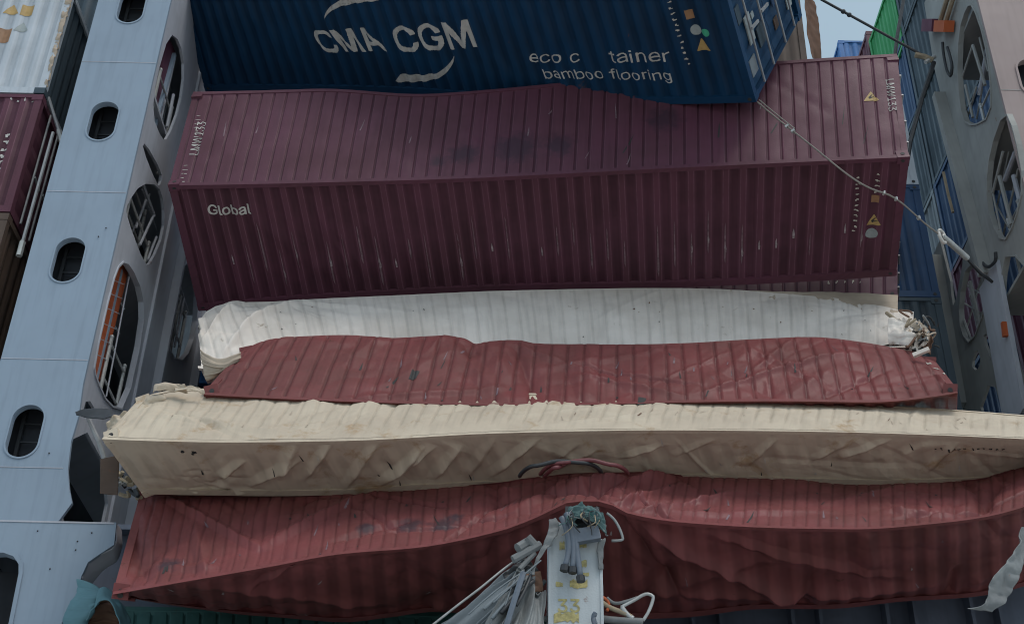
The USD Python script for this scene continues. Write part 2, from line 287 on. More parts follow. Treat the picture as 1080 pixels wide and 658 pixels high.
def grid_panel(c, face, nt, res=8, inset=0.05):
    W = c.width(face); iu, it = inset / c.len, inset / W
    per, _, sty = (*c.corr.get(face, (0.278, 0)), 'wave')[:3]
    # samples sit on the bends of the pressing, so that edges stay crisp
    k = np.arange(0, int(c.len / per) + 2)[:, None] * per + per * np.array(BENDS[sty])[None, ::(8 // res) if res < 8 else 1]
    u = np.unique(np.r_[iu, (k.ravel() - 0.07) / c.len, 1 - iu]); u = u[(u >= iu) & (u <= 1 - iu)]
    if res == 16: u = np.linspace(iu, 1 - iu, int(c.len / 0.018))
    u = u[np.r_[True, np.diff(u) > 1e-5]]
    t = np.unique(np.r_[it, it + 0.02 / W, it + 0.05 / W, np.linspace(it + 0.08 / W, 1 - it - 0.08 / W, max(nt, 2)), 1 - it - 0.05 / W, 1 - it - 0.02 / W, 1 - it])
    U, Tt = np.meshgrid(u, t, indexing='ij')
    P = c.surf(face, U, Tt)
    f = gridfaces(len(u), len(t)); v = P.reshape(-1, 3)
    n = np.cross(v[f[:, 1]] - v[f[:, 0]], v[f[:, 2]] - v[f[:, 0]]); want = c.normal(face, U, Tt).reshape(-1, 3)[f[:, 0]]
    if (n * want).sum() < 0: f = f[:, ::-1]
    uv = np.stack([U * c.len + c.seed * 3.7, Tt * W + c.seed], -1).reshape(-1, 2)
    per, dep, sty = (*c.corr.get(face, (0.278, 0)), 'wave')[:3]; sm, tm = U * c.len, Tt * W
    rib_shade = (-trap(sm + 0.07, per, 1.0, sty) * np.clip(np.minimum(tm, W - tm) / c.fade - 0.5, 0, 1) if dep else sm * 0).reshape(-1)
    return (v, f), uv, rib_shade
def rail(c, edge, f1, f2, w=0.075, n=60, proud=0.012, s0=0.0, s1=1.0):
    """A square rail along a long edge, following its bends."""
    q = np.linspace(s0, s1, n); P = c.e[edge](q)
    def inward(face):
        a, b = c.FACES[face]; o = c.e[b if a == edge else a](q) - P; return o / (np.linalg.norm(o, axis=1, keepdims=True) + 1e-9)
    d1, d2 = inward(f1), inward(f2)
    if edge in 'AB' and f1 in c.bumps or f2 in c.bumps:
        pass
    o = P - proud * (d1 + d2)
    ring = np.stack([o, o + d1 * (w + proud), o + d1 * (w + proud) + d2 * (w + proud), o + d2 * (w + proud)], 1)
    f = []
    for j in range(4):
        k = (j + 1) % 4
        a = np.arange(n - 1) * 4
        f += [np.stack([a + j, a + k, a + 4 + k], 1), np.stack([a + j, a + 4 + k, a + 4 + j], 1)]
    f += [np.array([[0, 2, 1], [0, 3, 2]]), np.array([[0, 1, 2], [0, 2, 3]]) + (n - 1) * 4]
    m = trimesh.Trimesh(ring.reshape(-1, 3), np.vstack(f), process=False)
    if m.volume < 0: m.invert()
    return m
def end_pos(c, s, y, z):
    """A point of the end frame: y 0 outboard .. 1 inboard, z 0 floor .. 1 roof."""
    A, B, C, D = (c.e[k](np.array(s)) for k in 'ABCD'); y, z = np.asarray(y)[..., None], np.asarray(z)[..., None]
    return (C * (1 - y) + D * y) * (1 - z) + (B * (1 - y) + A * y) * z
def axis_at(c, s):
    e = 0.02; a, b = min(s + e, 1), max(s - e, 0)
    d = sum(c.e[k](np.array(a)) - c.e[k](np.array(b)) for k in 'ABCD'); return d / np.linalg.norm(d)
def container(t, c, mat, res=8, nt=12, doors=True, markings=(), end_mat=None, seed=0, detail=True, parts=('roof', 'side', 'back', 'under'), smooth=True, skip_ends=()):
    c.seed = seed
    for face, nm in (('roof', 'roof_panel'), ('side', 'side_panel'), ('back', 'side_panel'), ('under', 'floor_panel')):
        if face in parts:
            vis = face in ('roof', 'side')
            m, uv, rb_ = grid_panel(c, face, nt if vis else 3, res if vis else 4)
            t.part(nm, m, mat, smooth=smooth, uv=uv, rib_shade=rb_)
    for e, f1, f2, nm in (('A', 'roof', 'back', 'top_rail'), ('B', 'roof', 'side', 'top_rail'), ('C', 'side', 'under', 'bottom_rail'), ('D', 'back', 'under', 'bottom_rail')):
        t.part(nm, rail(c, e, f1, f2, w=0.06 if nm == 'top_rail' else 0.12, n=60 if detail else 4), mat, uv=None)
    for s, sg in ((0.0, -1), (1.0, 1)):
        if s in skip_ends: continue
        ax = axis_at(c, s)
        P = lambda y, z, o=0.0: end_pos(c, s, y, z) + ax * o * sg
        w, h = np.linalg.norm(P(1, .5) - P(0, .5)), np.linalg.norm(P(.5, 1) - P(.5, 0))
        for y in (0.0, 1.0):
            yy = y + (0.055 / w if y == 0 else -0.055 / w)
            t.part('corner_post', bar(P(yy, 0, -0.06), P(yy, 1, -0.06), 0.13, 0.13, up=ax), mat)
            for z in (0.0, 1.0):
                yc, zc = (0.075 / w if y == 0 else 1 - 0.075 / w), (0.05 / h if z == 0 else 1 - 0.05 / h)
                cc = t.part('corner_casting', bar(P(yc, zc - 0.064 / h, -0.085), P(yc, zc + 0.064 / h, -0.085), 0.185, 0.19, up=ax), end_mat or mat)
                if detail and y == 0.0:
                    cen = P(yc, zc, -0.085); dy = P(0, zc) - P(1, zc); dy /= np.linalg.norm(dy); dz = (P(yc, 1) - P(yc, 0)) * (1 if z else -1); dz /= np.linalg.norm(dz)
                    for dr, hf in ((dy, 0.094), (dz, 0.066)): t.part('casting_hole_disc', tube([cen + dr * (hf - 0.01), cen + dr * (hf + 0.004)], 0.034, 10), 'mark_dark', parent=cc)  # dark disc on the face stands in for the shaded hole
        for z in (0.05 / h, 1 - 0.05 / h):
            t.part('end_beam', bar(P(0.05, z, -0.05), P(0.95, z, -0.05), 0.1, 0.1, up=ax), mat)
        if s == 1.0 and doors:
            for y0, y1 in ((0.05, 0.498), (0.502, 0.95)):
                U, Z = np.meshgrid(np.linspace(y0, y1, 12), np.linspace(0.05, 0.95, 16), indexing='ij')
                hh = -0.05 - 0.025 * (np.mod(np.floor(Z * 16), 3) == 1)
                Q = P(U, Z) + ax * hh[..., None]
                m = trimesh.Trimesh(Q.reshape(-1, 3), gridfaces(12, 16), process=False)
                if (m.face_normals @ ax).sum() < 0: m.invert()
                dp = t.part('door', m, mat)
                for fy in (0.28, 0.72):
                    yb = y0 + (y1 - y0) * fy
                    t.part('lock_rod', tube([P(yb, 0.03, 0.03), P(yb, 0.97, 0.03)], 0.02, 6), 'rod_steel', parent=dp)
                    t.part('handle', bar(P(yb, 0.42, 0.05), P(yb + 0.12, 0.4, 0.05), 0.05, 0.03, up=ax), 'rod_steel', parent=dp)
        else:
            ny = int(w / 0.28) * 6
            U, Z = np.meshgrid(np.linspace(0.04, 0.96, ny), np.array([0.03, 0.06, 0.5, 0.94, 0.97]), indexing='ij')
            hh = (trap(U * w, 0.28, 0.04) * (np.abs(Z - 0.5) < 0.46)) - 0.03
            Q = P(U, Z) + ax * sg * hh[..., None]
            m = trimesh.Trimesh(Q.reshape(-1, 3), gridfaces(ny, 5), process=False)
            if (m.face_normals @ (ax * sg)).sum() < 0: m.invert()
            t.part('end_panel', m, end_mat or mat)
def decal(t, c, face, mesh2d, s0, t0, name, mat, right=1, off=0.006, flip=False, edge=0.05, rot=0.0, label=None):
    """Lays flat lettering (x right, y up, metres, from its lower left) on the pressed sheet. s0, t0: where its origin lies, metres from the start and from the upper edge."""
    m = mesh2d if hasattr(mesh2d, 'faces') else cat([trimesh.creation.extrude_polygon(g, 0.002, engine='earcut') for g in getattr(mesh2d, 'geoms', [mesh2d])])
    keep = m.face_normals[:, 2] > 0.5
    m = trimesh.Trimesh(m.vertices, m.faces[keep]); 
    v, f = trimesh.remesh.subdivide_to_size(m.vertices, m.faces, edge, max_iter=12)
    x, y = v[:, 0], v[:, 1]
    if rot: x, y = x * math.cos(rot) - y * math.sin(rot), x * math.sin(rot) + y * math.cos(rot)
    W = c.width(face); u, tt = np.clip((s0 + right * x) / c.len, 0, 1), (t0 - y) / W
    P = c.surf(face, u, tt, off)
    n = np.cross(P[f[:, 1]] - P[f[:, 0]], P[f[:, 2]] - P[f[:, 0]]); 
    if (n * c.normal(face, u, tt)[f[:, 0]]).sum() < 0: f = f[:, ::-1]
    t.part(name, (P, f), mat, label=label, kind='stuff' if name == 'code_marks' else None)
def tri2d(w): return Polygon([(0, 0), (w, 0), (w / 2, w * 0.9)]).buffer(0.01)
def ticks(n, w, h, gap, seed=0):
    """A worn row of code characters that can no longer be read: broken dabs of paint."""
    from shapely import union_all
    r = random.Random(seed); g = []
    for i in range(n):
        x = i * (w + gap)
        for _ in range(3):
            a, b = r.uniform(0, 0.6) * w, r.uniform(0, 0.6) * h; g.append(sbox(x + a, b, x + a + w * r.uniform(0.25, 0.45), b + h * r.uniform(0.25, 0.45)))
    return union_all(g)
def scratches(t, c, face, n, seed, mats=('mark_dark', 'scraped_paint'), lo=0.1, hi=0.5):
    """Short scrapes and gouges down a battered sheet, each its own."""
    r = random.Random(seed); W = c.width(face)
    for _ in range(n):
        L, w, x, y = r.uniform(lo, hi), r.uniform(0.006, 0.016), r.uniform(0.3, c.len - 0.3), r.uniform(0.25, 0.95) * W; a = r.gauss(0, 0.25); L = min(L, y * 0.8)
        decal(t, c, face, Polygon([(-w, 0), (-w * .6 + a * L * .5, L * .5), (a * L, L), (w + a * L * .5, L * .45), (w * .8, 0)]), x, y, 'scrape', r.choice(mats), edge=0.2, off=0.004)
def warn(t, c, face, s0, t0, w=0.22):
    decal(t, c, face, tri2d(w), s0, t0, 'sticker', 'sign_yellow'); decal(t, c, face, affinity.translate(Polygon([(0, 0), (0.1, 0.06), (0.02, 0.04), (0.06, 0.12), (-0.02, 0.04)]), w * 0.38, w * 0.16), s0, t0, 'sticker', 'mark_dark', off=0.009)
def fold(x, c0, w, a): return a * np.exp(-((x - c0) / w) ** 2)
def crease(sm, tm, p0, p1, w, a):
    """A crease along a line in the sheet."""
    p0, p1 = np.array(p0), np.array(p1); d = p1 - p0; L = np.linalg.norm(d); d = d / L
    al = (sm - p0[0]) * d[0] + (tm - p0[1]) * d[1]; ac = -(sm - p0[0]) * d[1] + (tm - p0[1]) * d[0]
    return a * np.exp(-(np.sqrt(ac ** 2 + (0.35 * w) ** 2) - 0.35 * w) / w) * np.clip(np.minimum(al, L - al) / (0.25 * L), 0, 1)
def crumple(seed, amp, sc=1.2, edge=0.2, n=26, L=12.0, H=2.0):
    """Buckled sheet: broad bulges, and many straight sharp folds as thin steel makes them."""
    r = np.random.default_rng(seed); F = []
    for _ in range(n):
        a = r.normal(0.9, 0.5) * r.choice([-1, 1]); F.append((r.uniform(0, L), r.uniform(-0.2, H + 0.2), math.cos(a), math.sin(a), r.uniform(0.3, 1.5), r.uniform(0.05, 0.22), r.uniform(0.25, 0.9) * amp * r.choice([-1, 1])))
    def g(sm, tm, W):
        p = np.stack([sm * sc, tm * sc * 1.3, np.full_like(sm, seed * 3.1)], -1)
        e = np.clip(np.minimum(tm, W - tm) / edge, 0, 1)
        h = amp * ((meshkit.fbm(p, 4, seed) - 0.5) * 1.3 + 0.9 * (np.abs(meshkit.noise(p * 2.3 + 9, seed + 3) - 0.5) - 0.25))
        for x, y, c, s_, l, w, k in F:
            al, ac = (sm - x) * c + (tm - y) * s_, -(sm - x) * s_ + (tm - y) * c
            h = h + k * np.clip(1 - np.abs(ac) / w, 0, 1) * np.clip((l - np.abs(al)) / (0.5 * l), 0, 1)
        return e * h
    return g
def C3(L): return [at(*p) for p in L]

def box_container(x0, x1, y0, y1, z0, z1, tilt=0.0, yaw=0.0):
    P = lambda x, y, z: np.array([x, y, z], float)
    pts = {'A': [P(x0, y1, z1), P(x1, y1, z1)], 'B': [P(x0, y0, z1), P(x1, y0, z1)], 'C': [P(x0, y0, z0), P(x1, y0, z0)], 'D': [P(x0, y1, z0), P(x1, y1, z0)]}
    o = P((x0 + x1) / 2, (y0 + y1) / 2, z0); ct, st = math.cos(tilt), math.sin(tilt); cy, sy = math.cos(yaw), math.sin(yaw)
    Rx = np.array([[1, 0, 0], [0, ct, -st], [0, st, ct]]); Rz = np.array([[cy, -sy, 0], [sy, cy, 0], [0, 0, 1]])
    return Container(*[[Rz @ Rx @ (q - o) + o for q in pts[k]] for k in 'ABCD'])

# ================================================================== the setting: quay, water, ship
struct('quay', bx(-400, 400, -400, 12.8, -4, 0), 'concrete')  # unseen; run out to the hull and pale, for more bounce
struct('sea', bx(-3000, 3000, -3000, 3000, -5, -1.8), 'water')
hull = T('ship_hull', 'dark ship side, and deck coloured pale to bounce light, below the collapsed container bay', 'ship', (1, 25, -3))
hull.part('side_plating', bx(-90, 90, 13.4, 13.5, -4, 6.5), 'hull_paint')
hull.part('deck', bx(-90, 90, 13.5, 48, 6.2, 6.4), 'bounce_deck_grey')
hull.part('far_side_plating', bx(-90, 90, 48, 48.1, -4, 6.5), 'hull_paint')
co = T('hatch_coaming', 'dark grey ribbed steel coaming below the lowest red container, right of the broken post', 'hatch coaming', (4, 17.9, 6.4))
co.part('coaming_plate', bx(-6.2, 8.3, 17.9, 18.0, 6.4, 9.6), 'coaming_paint')
co.part('top_flange', bx(-6.2, 8.3, 17.7, 18.1, 9.604, 9.68), 'coaming_paint')
for px in (745, 850, 950, 1040):
    p = at(px, 655, 17.75); co.part('stiffener', bx(p[0] - 0.22, p[0] - 0.17, 17.65, 17.895, 6.41, 9.6), 'coaming_paint')
    co.part('stiffener', bx(p[0] + 0.17, p[0] + 0.22, 17.65, 17.895, 6.41, 9.6), 'coaming_paint')

# ================================================================== left lashing bridge
def stadium(x, z, w, h): return LineString([(x, z - (h - w) / 2), (x, z + (h - w) / 2)]).buffer(w / 2, 12)
def rounded(pts, r):
    p = np.array(pts)
    for _ in range(1): q = np.roll(p, -1, 0); p = np.stack([p * 0.75 + q * 0.25, p * 0.25 + q * 0.75], 1).reshape(-1, 2)
    return Polygon(p).buffer(0.02 if r > 0.06 else 0)
def yz(X, L): return [tuple(atx(a, b, X)[1:]) for a, b in L]
XL, YF = -6.32, 17.0
lb = T('lashing_bridge', 'pale blue-grey lashing bridge with a smooth front plate of oval holes, left', 'lashing bridge', (-7, 19, 6.4))
fp = lambda L: [(q[0], q[2]) for q in (at(a, b, YF) for a, b in L)]
zs = 9.36
fr = Polygon([(-7.63, zs)] + [(-6.24, zs)] + fp([(76, 530), (73, 515), (71.5, 495), (75, 465), (83, 438)]) + [(XL, 11.6), (XL, 22.4), (-7.63, 22.4)])
holes = [(-7.0, z, 0.47, 0.86) for z in (10.79, 13.84, 16.74, 19.5)]
for h in holes: fr = fr.difference(stadium(*h))
lb.part('front_plate', plate_y(fr, YF, 0.06), 'bridge_paint')
for x, z, w, h in holes:
    ring = stadium(x, z, w + 0.045, h + 0.045).difference(stadium(x, z, w - 0.01, h - 0.01))
    lb.part('hole_collar', plate_y(ring, YF - 0.014, 0.12), 'bridge_paint')
    lb.part('shade_plate', bx(x - 0.5, x + 0.16, YF + 0.45, YF + 0.47, z - 0.25, z + 0.85), 'interior_shade')  # dark plate added behind each oval to give the shade inside
    lb.part('ladder', cat([bar((x - 0.2, YF + 0.36, z + k * 0.3), (x + 0.2, YF + 0.36, z + k * 0.3), 0.025) for k in range(-4, 5)] + [bar((x + q, YF + 0.36, z - 1.35), (x + q, YF + 0.36, z + 1.35), 0.05) for q in (-0.2, 0.2)]), 'dark_steel')
lowp = fp([(123, 551), (120.5, 574.5), (106, 584), (93, 593), (86, 608), (82, 623), (65, 658)])
low = Polygon([(-8.2, zs - 0.004), ] + lowp + [(-6.7, 6.4), (-8.2, 6.4)])
hz = fp([(-30, 583), (5, 582), (16, 586), (22, 595), (22, 605), (10, 665), (-30, 690)])
low = low.difference(Polygon(hz).buffer(-0.03).buffer(0.03))
lb.part('lower_plate', plate_y(low, YF - 0.012, 0.06), 'bridge_paint', label='lower front plate with a torn right edge')
rim = Polygon(hz).buffer(0.035).difference(Polygon(hz).buffer(-0.02)).intersection(sbox(-8.19, 6.41, 0, 20))
lb.part('hole_collar', plate_y(rim, YF - 0.035, 0.16), 'bridge_paint')
lb.part('seam_strip', bx(-8.2, -5.45, YF - 0.02, YF + 0.05, zs - 0.002, zs + 0.022), 'bridge_side_paint')
edge = [(122.5, 551), (121, 574), (106, 584), (93, 593), (86, 609)]; back = [(129, 563), (125, 588), (112, 598), (100, 610), (92, 625)]
m, uv = sheet([[at(a, b, YF + 0.02) for a, b in edge], [at((a + c) / 2 + 2, (b + d) / 2, YF + 0.2) for (a, b), (c, d) in zip(edge, back)], [at(a, b, YF + 0.35) for a, b in back]], n=16, m=40, wr=0.03, seed=3, k=(2, 2))
lb.part('torn_flange', m, 'bridge_side_paint', smooth=True, uv=uv)
def openings(X, polys):
    return [rounded(yz(X, L), r) for L, r in polys]
opL = openings(XL, [
    ([(179, 36), (165, 84), (161, 122), (171, 146), (177, 146), (190, 112), (195, 75), (190, 45)], 0.12),
    ([(149, 195), (135, 215), (133, 226), (153, 279), (160, 276), (173, 245), (173, 215), (167, 196)], 0.12),
    ([(127, 277), (118, 300), (99, 385), (101, 398), (114, 426), (132, 431), (151, 345), (150, 310), (137, 280)], 0.15),
    ([(186, 288), (176, 345), (180, 376), (195, 380), (206, 350), (209, 300), (200, 275)], 0.12),
    ([(153, 150), (150, 156), (166, 196), (170, 194), (171, 182)], 0.05),
    ([(167, 395), (176, 425), (160, 432)], 0.03), ([(92, 418), (104, 437), (86, 440)], 0.03)])
side = sbox(YF + 0.064, 9.4, 26.5, 22.4)
for o in opL: side = side.difference(o)
side = side.difference(rounded([(YF + 0.1, 9.5), (19.2, 9.5), (19.2, 11.1), (YF + 0.1, 11.1)], 0.25))
lb.part('side_plate', plate_x(side, XL, -0.05), 'bridge_side_paint')
far = sbox(YF + 0.064, 9.4, 29, 22.4)
for L in ([(128, 270), (98, 386), (104, 408), (120, 340), (139, 285)], [(180, 40), (163, 100), (164, 140), (172, 130), (190, 60)], [(150, 195), (135, 222), (142, 245), (160, 210)]): far = far.difference(rounded(yz(-7.58, L), 0.05))
lb.part('side_plate', plate_x(far, -7.58, -0.05), 'interior_shade')
lb.part('back_plate', bx(-8.15, -6.4, 18.9, 18.94, 6.42, 9.4), 'interior_shade')  # dark plate added to give the shade behind the lower hole
for o in opL[2:4]:
    lb.part('opening_collar', plate_x(o.buffer(0.018).difference(o.buffer(-0.012)), XL + 0.02, -0.1), 'bridge_side_paint')
for z in (11.85, 14.75, 17.7, 20.45): lb.part('platform', bx(-7.57, -6.38, YF + 0.07, 24.4, z, z + 0.06), 'bridge_side_paint')
for y in (19.35, 20.25, 22.6): lb.part('pillar_flange', bx(XL + 0.002, XL + (0.16 if y > 20 else 0.05), y, y + 0.09, 9.42, 22.3), 'bridge_side_paint')
def railing(t, X, ya, yb, z, h=1.05, posts=2, inn=-0.12, mat='galvanised', tilt=0.0):
    ms = []
    for k in range(posts):
        y = ya + (yb - ya) * k / (posts - 1); ms.append(tube([(X + inn, y, z), (X + inn, y + tilt, z + h)], 0.032, 6)); ms.append(trimesh.creation.icosphere(1, 0.04).apply_translation([X + inn, y + tilt, z + h]))
    for q in (0.5, 0.92): ms.append(tube([(X + inn, ya + tilt * q, z + h * q), (X + inn, yb + tilt * q, z + h * q)], 0.022, 6))
    t.part('railing', cat(ms), mat, smooth=40)
railing(lb, XL, 18.1, 19.0, 11.62, 1.5); railing(lb, XL, 17.5, 18.9, 14.6, 1.0); railing(lb, XL, 18.0, 18.9, 14.9, 1.4, inn=-0.3); railing(lb, XL, 17.6, 18.6, 16.92, 1.6); railing(lb, XL, 20.8, 21.9, 14.62, 1.5, 3)
def inner(px, X, name, mat, label):
    lb.part(name, plate_x(Polygon(yz(X, px)), X, -0.05), mat, label=label)
inner([(127, 274), (117, 300), (97, 390), (106, 402), (121, 345), (135, 288)], -6.5, 'panel', 'orange_paint', 'orange-red panel inside the middle opening')
inner([(178, 40), (164, 100), (166, 132), (174, 112), (185, 55)], -6.5, 'panel', 'dark_maroon_paint', 'maroon panel inside the upper opening')
for p, q, r, X in (((136, 292), (112, 418), 0.022, -6.42), ((121, 296), (131, 300), 0.012, -6.44), ((117, 310), (129, 315), 0.012, -6.44), ((113, 325), (126, 331), 0.012, -6.44), ((109, 341), (122, 347), 0.012, -6.44), ((105, 357), (118, 363), 0.012, -6.44), ((101, 373), (114, 380), 0.012, -6.44), ((147.6, 185), (163, 228), 0.04, -6.4), ((154, 211), (143.5, 240), 0.035, -6.5), ((162, 227), (147.6, 258), 0.04, -6.4), ((165, 250), (155.7, 274), 0.04, -6.4), ((158, 205), (140, 244), 0.03, -6.6), ((150, 200), (166, 245), 0.025, -6.6),
                   ((184, 62), (168, 132), 0.045, -6.5), ((183, 100), (176, 134), 0.05, -6.4), ((176, 50), (166, 115), 0.03, -6.7), ((187, 55), (172, 128), 0.025, -6.8), ((194, 315), (184, 366), 0.035, -6.4), ((186, 300), (178, 340), 0.025, -6.4), ((187, 292), (199, 330), 0.025, -6.4), ((179, 335), (190, 366), 0.025, -6.4),
                   ((112, 330), (126, 352), 0.025, -6.6), ((118, 305), (131, 326), 0.025, -6.6), ((106, 358), (119, 380), 0.025, -6.6)):
    lb.part('lattice_bar', tube([atx(*p, X), atx(*q, X)], r * 0.6, 6), 'bridge_side_paint')
for z in (10.2, 12.0, 15.2, 18.1, 20.9): lb.part('weld_seam', bx(-7.62, XL - 0.01, YF - 0.006, YF + 0.01, z, z + 0.012), 'bridge_side_paint')
for px, py in ((52, 478), (53, 600), (82, 571), (97, 562), (80, 580), (40, 560), (104, 250), (112, 241)): q = at(px, py, YF); lb.part('bolt', trimesh.creation.icosphere(1, 0.012).apply_translation([q[0], YF - 0.014, q[2]]), 'dark_steel')
lb.part('lashing_post', bar((XL - 0.2, 18.0, 11.6), (XL - 0.2, 18.05, 14.4), 0.07), 'bridge_paint')
lb.part('lashing_post', bar((XL - 0.15, 17.95, 17), (XL - 0.15, 18.2, 19.5), 0.07), 'bridge_paint')

# ================================================================== right lashing bridge
XR = 8.43
rb = T('lashing_bridge', 'olive-grey lashing bridge with braced openings and railings, right of the collapsed bay', 'lashing bridge', (9, 19, 6.4))
fr = sbox(XR, 6.4, 9.9, 22.6)
p = at(1082, 82, YF); fr = fr.difference(stadium(p[0] + 0.12, p[2], 0.47, 0.86)).difference(stadium(p[0] + 0.12, p[2] - 2.85, 0.47, 0.86))
rb.part('front_plate', plate_y(fr, YF, 0.06), 'warm_bridge_paint')
rb.part('hole_collar', plate_y(stadium(p[0] + 0.12, p[2], 0.54, 0.93).difference(stadium(p[0] + 0.12, p[2], 0.46, 0.85)), YF - 0.025, 0.14), 'warm_bridge_paint')
opR = openings(XR, [
    ([(1026, 6), (1020, 8), (1012, 35), (1011, 85), (1016, 126), (1027, 132), (1045, 122), (1045, 85), (1038, 40)], 0.1),
    ([(1060, 117), (1045, 160), (1041, 200), (1045, 230), (1058, 256), (1070, 235), (1080, 195), (1070, 140)], 0.1),
    ([(1021, 276), (1012, 318), (1014, 350), (1025, 363), (1040, 322), (1037, 290)], 0.1),
    ([(1063, 262), (1056, 300), (1058, 340), (1075, 395), (1090, 440), (1110, 470), (1130, 430), (1120, 350), (1098, 300)], 0.15),
    ([(1041, 350), (1036, 356), (1049, 388), (1052, 380)], 0.02), ([(1046, 395), (1030, 440), (1062, 450)], 0.03),
    ([(1030, 366), (1024, 385), (1030, 392), (1035, 380)], 0.02), ([(1000, 250), (1012, 240), (1018, 262), (1006, 330), (1002, 300)], 0.05)])
side = Polygon([(YF + 0.064, 6.5), (21.5, 6.5), (21.4, 17.6), (20.95, 17.6), (20.85, 16.5), (19.3, 16.7), (19.5, 20.9), (19.3, 22.5), (YF + 0.064, 22.5)])
for o in opR: side = side.difference(o)
rb.part('side_plate', plate_x(side, XR, 0.05), 'olive_bridge_paint')
rb.part('side_plate', plate_x(sbox(YF + 0.064, 6.5, 19.3, 22.5), 9.8, 0.05), 'interior_shade')
for o in opR[:4]:
    rb.part('opening_collar', plate_x(o.buffer(0.018).difference(o.buffer(-0.012)), XR - 0.02, 0.1), 'olive_bridge_paint')
for z in (11.55, 14.7, 17.5, 20.3): rb.part('platform', bx(XR + 0.06, 9.79, YF + 0.07, 19.25, z, z + 0.06), 'olive_bridge_paint')
def flange(L, w, X=XR, d=0.22, mat='olive_bridge_paint'):
    a, b = atx(*L[0], X), atx(*L[1], X)
    rb.part('pillar_flange', bar(a - [d / 2, 0, 0], b - [d / 2, 0, 0], w, d - 0.01, up=(1, 0, 0)) if False else plate_x(Polygon([(a[1] - w / 2, a[2]), (a[1] + w / 2, a[2]), (b[1] + w / 2, b[2]), (b[1] - w / 2, b[2])]), X - 0.002, -d), mat)
flange([(996, 100), (1046, 290)], 0.16); flange([(990, 275), (1016, 430)], 0.42); flange([(1046, 290), (1075, 445)], 0.9, d=0.08, mat='bridge_side_paint')
railing(rb, XR, 17.3, 18.2, 17.56, 1.1, inn=0.15); railing(rb, XR, 17.25, 18.3, 14.76, 1.3, 3, inn=0.2); railing(rb, XR, 19.6, 20.5, 14.76, 1.2, inn=0.2); railing(rb, XR, 17.3, 18.4, 11.62, 1.1, 3, inn=0.2)
for a, b in (((1019, 100), (1027, 52)), ((1027, 52), (1039, 92)), ((1045, 190), (1056, 160)), ((1054, 185), (1066, 235))):
    rb.part('brace_rod', tube([atx(*a, XR) + [0.25, 0, 0], atx(*b, XR) + [0.25, 0, 0]], 0.045, 7), 'bridge_side_paint')
for p, q, r, X in (((1058, 160), (1047, 204), 0.04, 8.5), ((1047, 203), (1057, 251), 0.03, 8.5), ((1054, 186), (1067, 237), 0.06, 8.5), ((1074, 178), (1057, 253), 0.03, 8.7), ((1064, 160), (1050, 225), 0.025, 8.7), ((1050, 215), (1064, 240), 0.025, 8.6), ((1026, 48), (1015, 82), 0.035, 8.5), ((1026, 48), (1039, 90), 0.05, 8.5), ((1033, 40), (1042, 76), 0.03, 8.6), ((1018, 90), (1026, 124), 0.04, 8.5), ((1030, 92), (1022, 120), 0.035, 8.6), ((1014, 96), (1021, 122), 0.03, 8.7), ((1036, 94), (1030, 126), 0.025, 8.7), ((1020, 20), (1014, 60), 0.03, 8.7),
                   ((1023, 297), (1034, 346), 0.06, 8.5), ((1015, 333), (1025, 361), 0.04, 8.5), ((1036, 290), (1018, 352), 0.025, 8.7), ((1014, 318), (1034, 330), 0.025, 8.6), ((1018, 300), (1038, 312), 0.025, 8.6)):
    rb.part('lattice_bar', tube([atx(*p, X), atx(*q, X)], r * 0.65, 6), 'olive_bridge_paint')
for z in (8.6, 11.9, 14.95, 17.9, 20.6): rb.part('weld_seam', bx(XR + 0.01, 9.88, YF - 0.006, YF + 0.01, z, z + 0.012), 'olive_bridge_paint')
rb.part('bracket', bar(atx(1066, 340, XR) - [0.1, 0, 0], atx(1068, 355, XR) - [0.1, 0, 0], 0.12, 0.08), 'orange_paint')
rb.part('corner_fitting', bar(atx(977, 27, 8.3), atx(988, 27, 8.3), 0.2, 0.25), 'dark_maroon_paint')
rb.part('corner_fitting', bar(atx(990, 28, 8.3), atx(1001, 28, 8.3), 0.2, 0.22), 'orange_paint')
for a, b in (((992, 22), (1000, -4)), ((998, 22), (1006, -4))): rb.part('lashing_bar', tube([atx(*a, 8.35), atx(*b, 8.35)], 0.05, 7), 'rope')
rb.part('hook', tube([atx(994, 45, 8.3), atx(998, 72, 8.3), atx(1003, 80, 8.3), atx(1004, 68, 8.3), atx(999, 50, 8.3)], 0.03, 6, 16), 'dark_steel', smooth=True)
rb.part('lug', cat([tube([atx(1035, 275, 8.3), atx(1044, 281, 8.3), atx(1050, 275, 8.3), atx(1050, 266, 8.3)], 0.03, 6, 12)]), 'dark_steel')

